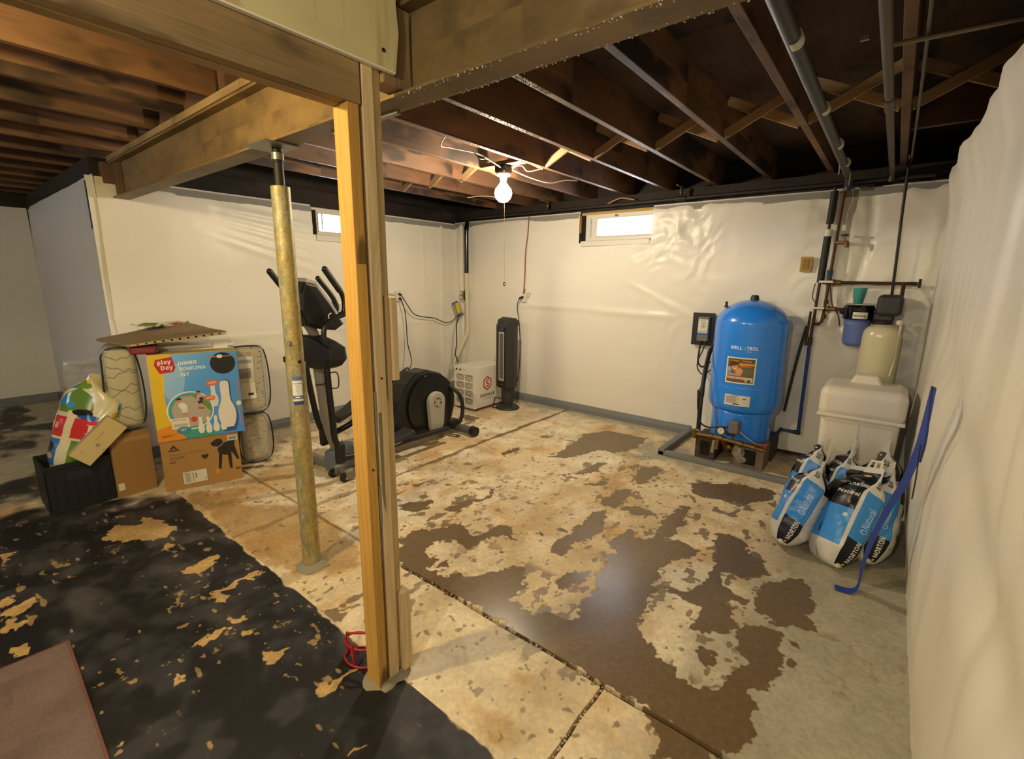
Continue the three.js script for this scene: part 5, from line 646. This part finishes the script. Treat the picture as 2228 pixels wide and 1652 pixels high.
  kid(290, 640, '#3a2418', '#e6e6e4', '#dcdcd8', 1, 0.8); kid(520, 560, '#4a2f1e', '#d8a2ae', '#2a2a33', 0.85, 0.1); g.fillStyle = '#2a2a2e'; g.beginPath(); g.arc(540, 640, 24, 0, 7); g.fill(); g.fillStyle = '#d2472b'; g.beginPath(); g.arc(430, 920, 38, 0, 7); g.fill(); for (const [x, y] of [[500, 900], [590, 910], [680, 905], [770, 900]]) pin(x, y, 0.36, '#ece8df');
  g.fillStyle = '#d9713a'; g.beginPath(); g.ellipse(690, 430, 78, 42, -0.1, 0, 7); g.fill(); g.beginPath(); g.ellipse(640, 640, 68, 40, 0.1, 0, 7); g.fill(); g.fillStyle = '#f6d9c2'; for (let i = 0; i < 2; i++) { g.fillRect(645, 416 + i * 16, 88, 7); g.fillRect(600, 626 + i * 16, 80, 7); } g.fillStyle = '#e3e0d6'; g.fillRect(170, 880, 200, 150); g.fillStyle = '#87847c'; for (let i = 0; i < 26; i++) g.fillRect(195 + i * 6, 960, (i * 7) % 3 + 2, 44); g.fillRect(190, 900, 150, 8); g.fillStyle = '#3a8aa0'; g.beginPath(); g.ellipse(300, 1060, 84, 54, 0, 0, 7); g.fill(); g.fillStyle = '#eef2f2'; g.font = 'bold 40px sans-serif'; g.fillText('SET', 262, 1062); g.fillStyle = '#6d4a1c'; g.fillRect(40, 1100, 150, 8); g.fillRect(40, 1120, 110, 8);
});
const dogPrint = canvasTex(1024, 760, (g, w, h) => {
  g.fillStyle = '#a47c43'; g.fillRect(0, 0, w, h); for (let i = 0; i < 400; i++) { g.fillStyle = `rgba(90,60,20,${0.03 + 0.05 * hash(i, 1)})`; g.fillRect(hash(i, 2) * w, hash(i, 3) * h, 60 * hash(i, 4) + 10, 2); }
  g.fillStyle = '#2a2320'; g.beginPath(); g.moveTo(105, 120); g.lineTo(160, 50); g.lineTo(215, 120); g.fill(); g.fillStyle = '#a47c43'; g.beginPath(); g.moveTo(140, 120); g.lineTo(160, 90); g.lineTo(185, 120); g.fill(); g.fillStyle = '#2a2320'; g.fillRect(90, 128, 150, 16); g.font = 'italic 34px serif'; g.fillStyle = '#5a4020'; g.fillText('Happy Camper Mini Mattress', 92, 210); g.fillRect(92, 240, 220, 8); g.fillRect(92, 262, 180, 8); g.fillRect(92, 290, 90, 6); g.fillRect(92, 310, 70, 20);
  g.fillStyle = '#2a2320'; g.beginPath(); g.moveTo(545, 340); g.bezierCurveTo(470, 290, 500, 240, 545, 275); g.bezierCurveTo(600, 235, 620, 300, 545, 340); g.fill();
  g.fillStyle = '#221b18'; g.beginPath(); g.moveTo(640, 96); g.bezierCurveTo(670, 90, 690, 50, 740, 50); g.bezierCurveTo(790, 44, 810, 90, 800, 130); g.lineTo(880, 110); g.bezierCurveTo(930, 100, 950, 90, 955, 60); g.bezierCurveTo(985, 110, 960, 150, 958, 180); g.bezierCurveTo(975, 260, 985, 330, 1010, 420); g.lineTo(975, 430); g.bezierCurveTo(945, 350, 925, 310, 905, 290); g.lineTo(900, 560); g.lineTo(862, 560); g.lineTo(852, 330); g.bezierCurveTo(820, 330, 790, 320, 780, 310); g.lineTo(745, 540); g.lineTo(708, 540); g.lineTo(735, 280); g.bezierCurveTo(715, 230, 730, 190, 735, 170); g.bezierCurveTo(700, 170, 660, 160, 645, 130); g.fill(); g.fillStyle = '#b89868'; g.save(); g.translate(770, 160); g.rotate(-0.6); g.fillRect(-44, -6, 88, 12); g.restore();
  g.fillStyle = '#d9d6cb'; g.fillRect(870, 20, 140, 84); g.fillStyle = '#8b8d8f'; g.fillRect(885, 40, 110, 50); g.fillStyle = '#d6d3c6'; g.save(); g.translate(230, 500); g.rotate(-0.02); g.fillRect(0, 0, 310, 190); g.fillStyle = '#3d3c39'; for (let i = 0; i < 20; i++) g.fillRect(20 + (i % 2) * 4, 16 + i * 8, 60 + (i * 13) % 30, 3); for (let i = 0; i < 22; i++) g.fillRect(118, 20 + i * 7, 22, (i * 5) % 4 + 1); g.fillRect(160, 40, 12, 80); g.fillRect(284, 140, 12, 24); g.restore(); g.fillStyle = '#c98f1e'; g.fillRect(660, 530, 56, 80); g.fillStyle = '#5a4020'; g.fillRect(940, 560, 70, 36);
});
{ const t = thing('dog_bed_carton', 'brown carton printed with a black dog, under the bright bowling set box', 'box', [1.003, 0, 3.675], TURN - 0.0); carton(t, 0.42, 0.375, 0.49, mCard, dogPrint); }
{ const t = thing('bowling_set_box', 'bright blue and yellow toy bowling set box on the dog carton', 'box', [1.008, 0.381, 3.652], TURN); carton(t, 0.17, 0.63, 0.545, mat(new THREE.Color(0.62, 0.5, 0.2), 0.65), bowlPrint); t.rotation.z = 0.015; }
{ const t = thing('plain_carton', 'plain brown carton between the dark crate and the dog carton', 'box', [0.781, 0, 4.036], 0.06); carton(t, 0.36, 0.455, 0.232, mCard2, canvasTex(512, 1024, (g, w, h) => { g.fillStyle = '#96703f'; g.fillRect(0, 0, w, h); g.fillStyle = '#a67f4b'; g.fillRect(60, 60, w - 60, 70); for (let i = 0; i < 160; i++) { g.fillStyle = `rgba(70,45,15,${0.05 + 0.06 * hash(i, 7)})`; g.fillRect(hash(i, 8) * w, hash(i, 9) * h, 90 * hash(i, 4) + 10, 5); } g.fillStyle = '#d6cfbd'; g.fillRect(10, 790, 80, 120); g.fillStyle = '#2a2018'; g.fillRect(270, 800, 12, 6); g.fillRect(260, 340, 14, 8); })); }
{ const t = thing('plastic_crate', 'dark navy plastic crate holding the colourful plastic bag', 'crate', [0.765, 0, 4.327], 0.017);
  const m = mat(0x0e1218, 0.55), W = 0.345, H = 0.33, D = 0.34;
  part('front_wall', [span(-0.012, 0, 0.0, H, -W / 2, W / 2, 0.004), ...[0, 1, 2, 3, 4, 5].map((i) => span(0, 0.005, 0.03, 0.22, -W / 2 + 0.03 + i * 0.055, -W / 2 + 0.036 + i * 0.055, 0.001)), span(0, 0.008, H - 0.03, H, -W / 2, W / 2, 0.003), span(0, 0.006, 0.0, 0.025, -W / 2, W / 2, 0.003)], m, t); part('back_wall', span(-D, -D + 0.012, 0, H, -W / 2, W / 2, 0.004), m, t); part('side_wall', span(-D, 0, 0, H, W / 2 - 0.012, W / 2, 0.004), m, t); part('side_wall', span(-D, 0, 0, H, -W / 2, -W / 2 + 0.012, 0.004), m, t); part('crate_floor', span(-D, 0, 0, 0.012, -W / 2, W / 2, 0.002), m, t);
  part('moulded_panel', box(0.005, 0.06, 0.13, 0.002, 0.235, 0.0, 0.002), mat(0x181d25, 0.5), t); }
// big crumpled plastic bag
const shopTex = canvasTex(1024, 1024, (g, w, h) => {
  g.fillStyle = '#d5cfae'; g.fillRect(0, 0, w, h); const Y = (v) => h * (1 - v); const blob = (c, x, v, rx, ry, a = 0) => { g.fillStyle = c; g.beginPath(); g.ellipse(x, Y(v), rx, ry, a, 0, 7); g.fill(); };
  for (let k = -1; k < 3; k++) { const o = k * 341 + 105; blob('#6b8c2c', o + 110, 0.90, 90, 44); blob('#3a8cc0', o + 60, 0.88, 34, 26); blob('#c9a92b', o + 170, 0.93, 30, 20); g.fillStyle = '#5c7f2c'; g.beginPath(); g.moveTo(o + 10, Y(0.64)); g.lineTo(o + 40, Y(0.78)); g.lineTo(o + 130, Y(0.87)); g.lineTo(o + 190, Y(0.80)); g.lineTo(o + 215, Y(0.68)); g.lineTo(o + 110, Y(0.64)); g.fill(); blob('#2f7fb5', o + 60, 0.74, 40, 52, 0.4); blob('#3a8cc0', o + 118, 0.71, 22, 30); blob('#c9a92b', o + 12, 0.66, 20, 32); blob('#8a8a2a', o + 190, 0.72, 20, 40);
    g.fillStyle = '#c23230'; g.fillRect(o + 2, Y(0.60), 320, h * 0.18); g.fillStyle = '#dccfa8'; g.beginPath(); g.moveTo(o + 102, Y(0.36)); g.lineTo(o + 138, Y(0.36)); g.lineTo(o + 150, Y(0.66)); g.lineTo(o + 120, Y(0.66)); g.fill(); g.fillStyle = '#ead9c8'; g.font = 'bold 120px serif'; g.fillText('La', o + 190, Y(0.47)); g.font = 'bold 90px serif'; g.fillText('a', o + 14, Y(0.49));
    g.fillStyle = '#2f6eb0'; g.fillRect(o + 6, Y(0.40), 100, h * 0.24); blob('#15171c', o + 34, 0.32, 40, 46); blob('#b9874a', o + 40, 0.24, 36, 26); g.fillStyle = '#5a8426'; g.beginPath(); g.moveTo(o + 150, Y(0.40)); g.lineTo(o + 330, Y(0.41)); g.lineTo(o + 300, Y(0.26)); g.lineTo(o + 150, Y(0.15)); g.fill(); blob('#3a86b8', o + 225, 0.34, 44, 30); blob('#14161c', o + 176, 0.65, 40, 36); blob('#2458a0', o + 205, 0.615, 54, 22); g.fillStyle = '#3a3a40'; for (let i = 0; i < 4; i++) g.fillRect(o + 30 + i * 80, Y(0.13), 26, h * 0.11); }
}, true);
{ const t = thing('plastic_bag', 'colourful crumpled plastic bag with a red band leaning out of the crate', 'bag', [0.58, 0.12, 4.33]); t.rotation.set(-0.32, 0.75, 0.02, 'XZY');
  part('film', bagGeometry(0.165, 0.14, 0.78, 88, 0.86), new THREE.MeshPhysicalMaterial({ map: shopTex, roughness: 0.22, side: THREE.DoubleSide }), t); }
{ const film = new THREE.MeshPhysicalMaterial({ color: 0xf2f4f6, roughness: 0.12, transmission: 0.85, thickness: 0, side: THREE.DoubleSide });
  const t = thing('clear_bag', 'loose clear plastic sack puffed up behind the colourful bag', 'bag', [0.42, 0.60, 4.16]); part('film', bagGeometry(0.12, 0.12, 0.36, 31, 0.7), film, t); part('blue_print', box(0.003, 0.035, 0.04, 0.118, 0.2, 0.02, 0.001), mat(0x3f79b4, 0.5), t);
  const quilt = (t, w, h, d, seed, veins) => { const g = new RoundedBoxGeometry(d, h, w, 14, 0.05), p = g.attributes.position; for (let i = 0; i < p.count; i++) { const x = p.getX(i), y = p.getY(i), z = p.getZ(i), k = 1 + 0.10 * (noise(y * 16 + seed, z * 16 + x * 9) - 0.5) + 0.10 * Math.abs(Math.sin(y * 21 + seed)); p.setX(i, x * k); p.setZ(i, z * (1 + 0.05 * (noise(y * 20, x * 20 + seed) - 0.5))); } g.computeVertexNormals(); placeUV(g, 1, 1, (x, y, z) => [0.5 - z / w, y / h + 0.5]);
    part('folded_quilt', g, mat(0xffffff, 0.9, { map: canvasTex(256, 512, (c, W, H) => { c.fillStyle = veins ? '#d3c391' : '#b9ab86'; c.fillRect(0, 0, W, H); c.strokeStyle = '#4a3f2c'; c.lineWidth = 5; const r = rng(seed); if (veins) for (let k = 0; k < 7; k++) { c.beginPath(); let x = 20, y = 40 + k * 66; c.moveTo(x, y); for (let i = 0; i < 6; i++) { x += 44; y += (r() - 0.5) * 60; c.lineTo(x, y); } c.stroke(); } else { c.fillStyle = '#6d6450'; for (let i = 0; i < 60; i++) c.fillRect(r() * W, r() * H, 40 * r(), 8); } }) }), t); };
  const bag = (label, x, y, z, w, h, d, turn, seed, veins, tag) => { const t = thing('bedding_bag', label, 'bag', [x, y, z], turn); quilt(t, w * 0.86, h * 0.94, d * 0.86, seed, veins); part('clear_case', new RoundedBoxGeometry(d, h, w, 4, 0.035), film, t); const a = d / 2 - 0.01, b = h / 2 - 0.006, c = w / 2 - 0.006, ring = [V(a, b - 0.06, c), V(a, b - 0.01, c - 0.03), V(a, b, c - 0.08), V(a, b, -c + 0.08), V(a, b - 0.01, -c + 0.03), V(a, b - 0.06, -c), V(a, -b + 0.06, -c), V(a, -b, -c + 0.06), V(a, -b, c - 0.06), V(a, -b + 0.06, c), V(a, b - 0.06, c)]; part('piping', tube(ring, 0.006, 120, 6), M.blackSoft, t, 'dark piping'); if (tag) part('paper_insert', placeUV(new THREE.BoxGeometry(0.003, h * 0.62, w * 0.46).translate(d / 2 + 0.003, 0.02, w * 0.08), 1, 1, (x, y, z) => [0.5 - (z - w * 0.08) / (w * 0.46), (y - 0.02) / (h * 0.62) + 0.5]), mat(0xffffff, 0.5, { map: canvasTex(128, 256, (g) => { g.fillStyle = '#cfcdc6'; g.fillRect(0, 0, 128, 256); g.fillStyle = '#9aa2ab'; g.fillRect(10, 20, 108, 20); g.fillStyle = '#8d8b88'; g.fillRect(16, 70, 90, 60); g.fillStyle = '#e6e4dc'; g.fillRect(0, 160, 128, 96); g.fillStyle = '#333'; g.fillRect(70, 220, 40, 14); }) }), t); return t; };
  bag('clear zip bag of cream bedding with dark veined print, left of the bowling box', 0.60, 0.765, 3.985, 0.20, 0.60, 0.30, -0.25, 5, true, false);
  bag('clear zip bag of yellowish bedding with paper insert, right of the bowling box', 0.80, 0.735, 3.22, 0.27, 0.56, 0.24, -0.3, 9, false, true);
  bag('lower clear bag of grey bedding on the floor under the yellowish one', 0.74, 0.225, 3.19, 0.24, 0.44, 0.24, -0.3, 14, false, false); }
{ const t = thing('storage_bin', 'white plastic storage tub behind the bowling box under the cardboard', 'bin', [1.008, 0.383, 3.652], TURN); part('tub', [new RoundedBoxGeometry(0.20, 0.64, 0.47, 4, 0.03).translate(-0.29, 0.325, -0.02)], M.white, t); part('rim', [new RoundedBoxGeometry(0.215, 0.03, 0.50, 2, 0.012).translate(-0.29, 0.655, -0.02), box(0.02, 0.05, 0.10, -0.188, 0.65, -0.18, 0.008)], M.white, t); }
{ const t = thing('red_tray', 'dark red plastic tray tucked under the cardboard sheet', 'tray', [0.80, 1.045, 3.88], TURN); part('tray', [box(0.26, 0.045, 0.15, 0, 0, 0, 0.012), box(0.27, 0.008, 0.16, 0, 0.022, 0, 0.003)], mat(0x7a1420, 0.5), t); }
{ const t = thing('cardboard_sheet', 'folded brown cardboard sheet lying on top of the stored pile', 'cardboard', [0.64, 1.11, 3.73]); const m = mat(new THREE.Color(0.36, 0.265, 0.155), 0.9, { map: cardMap });
  const K = [[0.263, -0.028, 0.257], [0.43, 0.032, -0.295], [-0.34, 0.06, -0.23], [-0.34, -0.035, 0.30]];       // front left, front right, back right, back left
  const layer = (dy, th, grow) => { const g = new THREE.BoxGeometry(1, th, 1, 18, 1, 18), p = g.attributes.position; for (let i = 0; i < p.count; i++) { const u = (p.getX(i) + 0.5 - 0.5) * grow + 0.5, v = (p.getZ(i)) * grow + 0.5, w = [u * v, u * (1 - v), (1 - u) * (1 - v), (1 - u) * v], q = [0, 1, 2].map((c) => w.reduce((s, k, n) => s + k * K[n][c], 0)); p.setXYZ(i, q[0], q[1] + p.getY(i) + dy + 0.008 * (noise(u * 3, v * 3 + dy * 90) - 0.5), q[2]); } g.computeVertexNormals(); return uvBox(g, 0); };
  part('upper_layer', layer(0.012, 0.006, 1), m, t); part('lower_layer', layer(-0.004, 0.006, 0.985), m, t);
  const A = V(...K[0]), B = V(...K[1]); part('corrugated_edge', [0, 1, 2, 3, 4, 5, 6, 7, 8, 9, 10, 11].map((i) => { const q = A.clone().lerp(B, (i + 0.5) / 12); return box(0.006, 0.012, 0.034, 0, 0, 0, 0.001).rotateY(-0.30).translate(q.x + 0.002, q.y + 0.004, q.z); }), mat(0xb8a884, 0.9), t, 'pale corrugated edge');
  const D = V(...K[3]); part('fold', uvBox(rod(A.clone().add(V(0, 0.004, 0.004)), D.clone().add(V(0, 0.004, 0.004)), 0.011, 0.011, 10)), m, t); }
{ const t = thing('paper_wrapper', 'crumpled white wrapper with green and red print on the cardboard sheet', 'paper', [0.40, 1.150, 3.66], 0.4); const g = new THREE.PlaneGeometry(0.2, 0.34, 16, 20).rotateX(-Math.PI / 2), p = g.attributes.position; for (let i = 0; i < p.count; i++) p.setY(i, 0.022 + 0.05 * (ridge(p.getX(i) * 9, p.getZ(i) * 9, 2) - 0.5)); g.computeVertexNormals(); part('sheet', g, mat(0xffffff, 0.55, { side: THREE.DoubleSide, map: canvasTex(256, 256, (c) => { c.fillStyle = '#dcd7c4'; c.fillRect(0, 0, 256, 256); c.fillStyle = '#6d8f38'; c.beginPath(); c.ellipse(120, 190, 90, 50, 0, 0, 7); c.fill(); c.fillStyle = '#b3322c'; c.fillRect(120, 20, 120, 60); }) }), t); }
{ const t = thing('small_carton', 'small long pale carton leaning across the crate corner', 'box', [0.80, 0.455, 4.21]); const g = new THREE.Group(); t.rotation.set(0.76, 0.0, 0.10);
  part('carton_body', uvBox(box(0.085, 0.135, 0.315, 0, 0, 0, 0.003)), mat(new THREE.Color(0.56, 0.46, 0.26), 0.75, { map: cardMap }), t); part('printed_front', placeUV(new THREE.BoxGeometry(0.002, 0.13, 0.31).translate(0.043, 0, 0), 1, 1, (x, y, z) => [0.5 - z / 0.31, y / 0.13 + 0.5]), mat(0xffffff, 0.7, { map: canvasTex(512, 220, (c, w, h) => { c.fillStyle = '#c5b07c'; c.fillRect(0, 0, w, h); c.strokeStyle = '#3a2f1c'; c.lineWidth = 7; c.beginPath(); c.arc(215, 130, 15, 0, 7); c.stroke(); c.fillStyle = '#8a7648'; c.font = 'italic 34px sans-serif'; c.fillText('handle', 250, 90); c.fillStyle = '#5a4a2c'; c.fillRect(60, 60, 40, 4); c.fillRect(190, 200, 26, 5); }) }), t); }
{ const t = thing('floor_mat', 'dusty pink floor mat at the lower left of the room', 'mat', [2.80, 0, 5.25]); const g = new RoundedBoxGeometry(1.0, 0.012, 1.16, 2, 0.005).translate(0, 0.007, 0); placeUV(g, 0.4, 0.4, (x, y, z) => [x, z]); part('pile', g, mat(0xffffff, 0.95, { map: dataTex(512, 512, (u, v) => { const a = fbm(u * 3, v * 3, 4), k = 0.88 + 0.2 * (noise(u * 160, v * 160) - 0.5) + 0.28 * (a - 0.5); return [116 * k, 96 * k, 92 * k]; }), sheen: 0.3, sheenColor: new THREE.Color(0.4, 0.25, 0.22), sheenRoughness: 0.6 }), t); part('binding', [span(-0.505, -0.495, 0.002, 0.015, -0.58, 0.58, 0.003), span(-0.5, 0.5, 0.002, 0.015, -0.585, -0.575, 0.003)], mat(0x6b4640, 0.95), t); t.rotation.y = -0.03; }
{ const t = thing('wire_holder', 'small red wire holder lying on the floor behind the wooden post', 'holder', [3.36, 0.0, 3.905], 0.3); const m = mat(0x9c1822, 0.4); const loop = (y, rx, rz) => { const p = []; for (let i = 0; i <= 20; i++) { const a = i / 20 * 6.283; p.push(V(rx * Math.cos(a), y, rz * Math.sin(a))); } return tube(p, 0.0045, 50, 8); };
  part('ring', loop(0.006, 0.075, 0.05), m, t); part('ring', loop(0.085, 0.07, 0.045), m, t); part('upright', [[-0.07, 0], [0.07, 0], [0, 0.045], [0, -0.045]].map(([x, z]) => rod(V(x, 0.005, z), V(x * 0.98, 0.105, z), 0.005)), m, t); part('brace', [rod(V(-0.07, 0.09, 0), V(0.0, 0.02, 0.045), 0.004), rod(V(-0.07, 0.1, 0), V(0.06, 0.12, -0.03), 0.005), rod(V(-0.07, 0.04, 0), V(0, 0.07, 0.045), 0.006)], m, t); }

renderer.render(scene, camera);
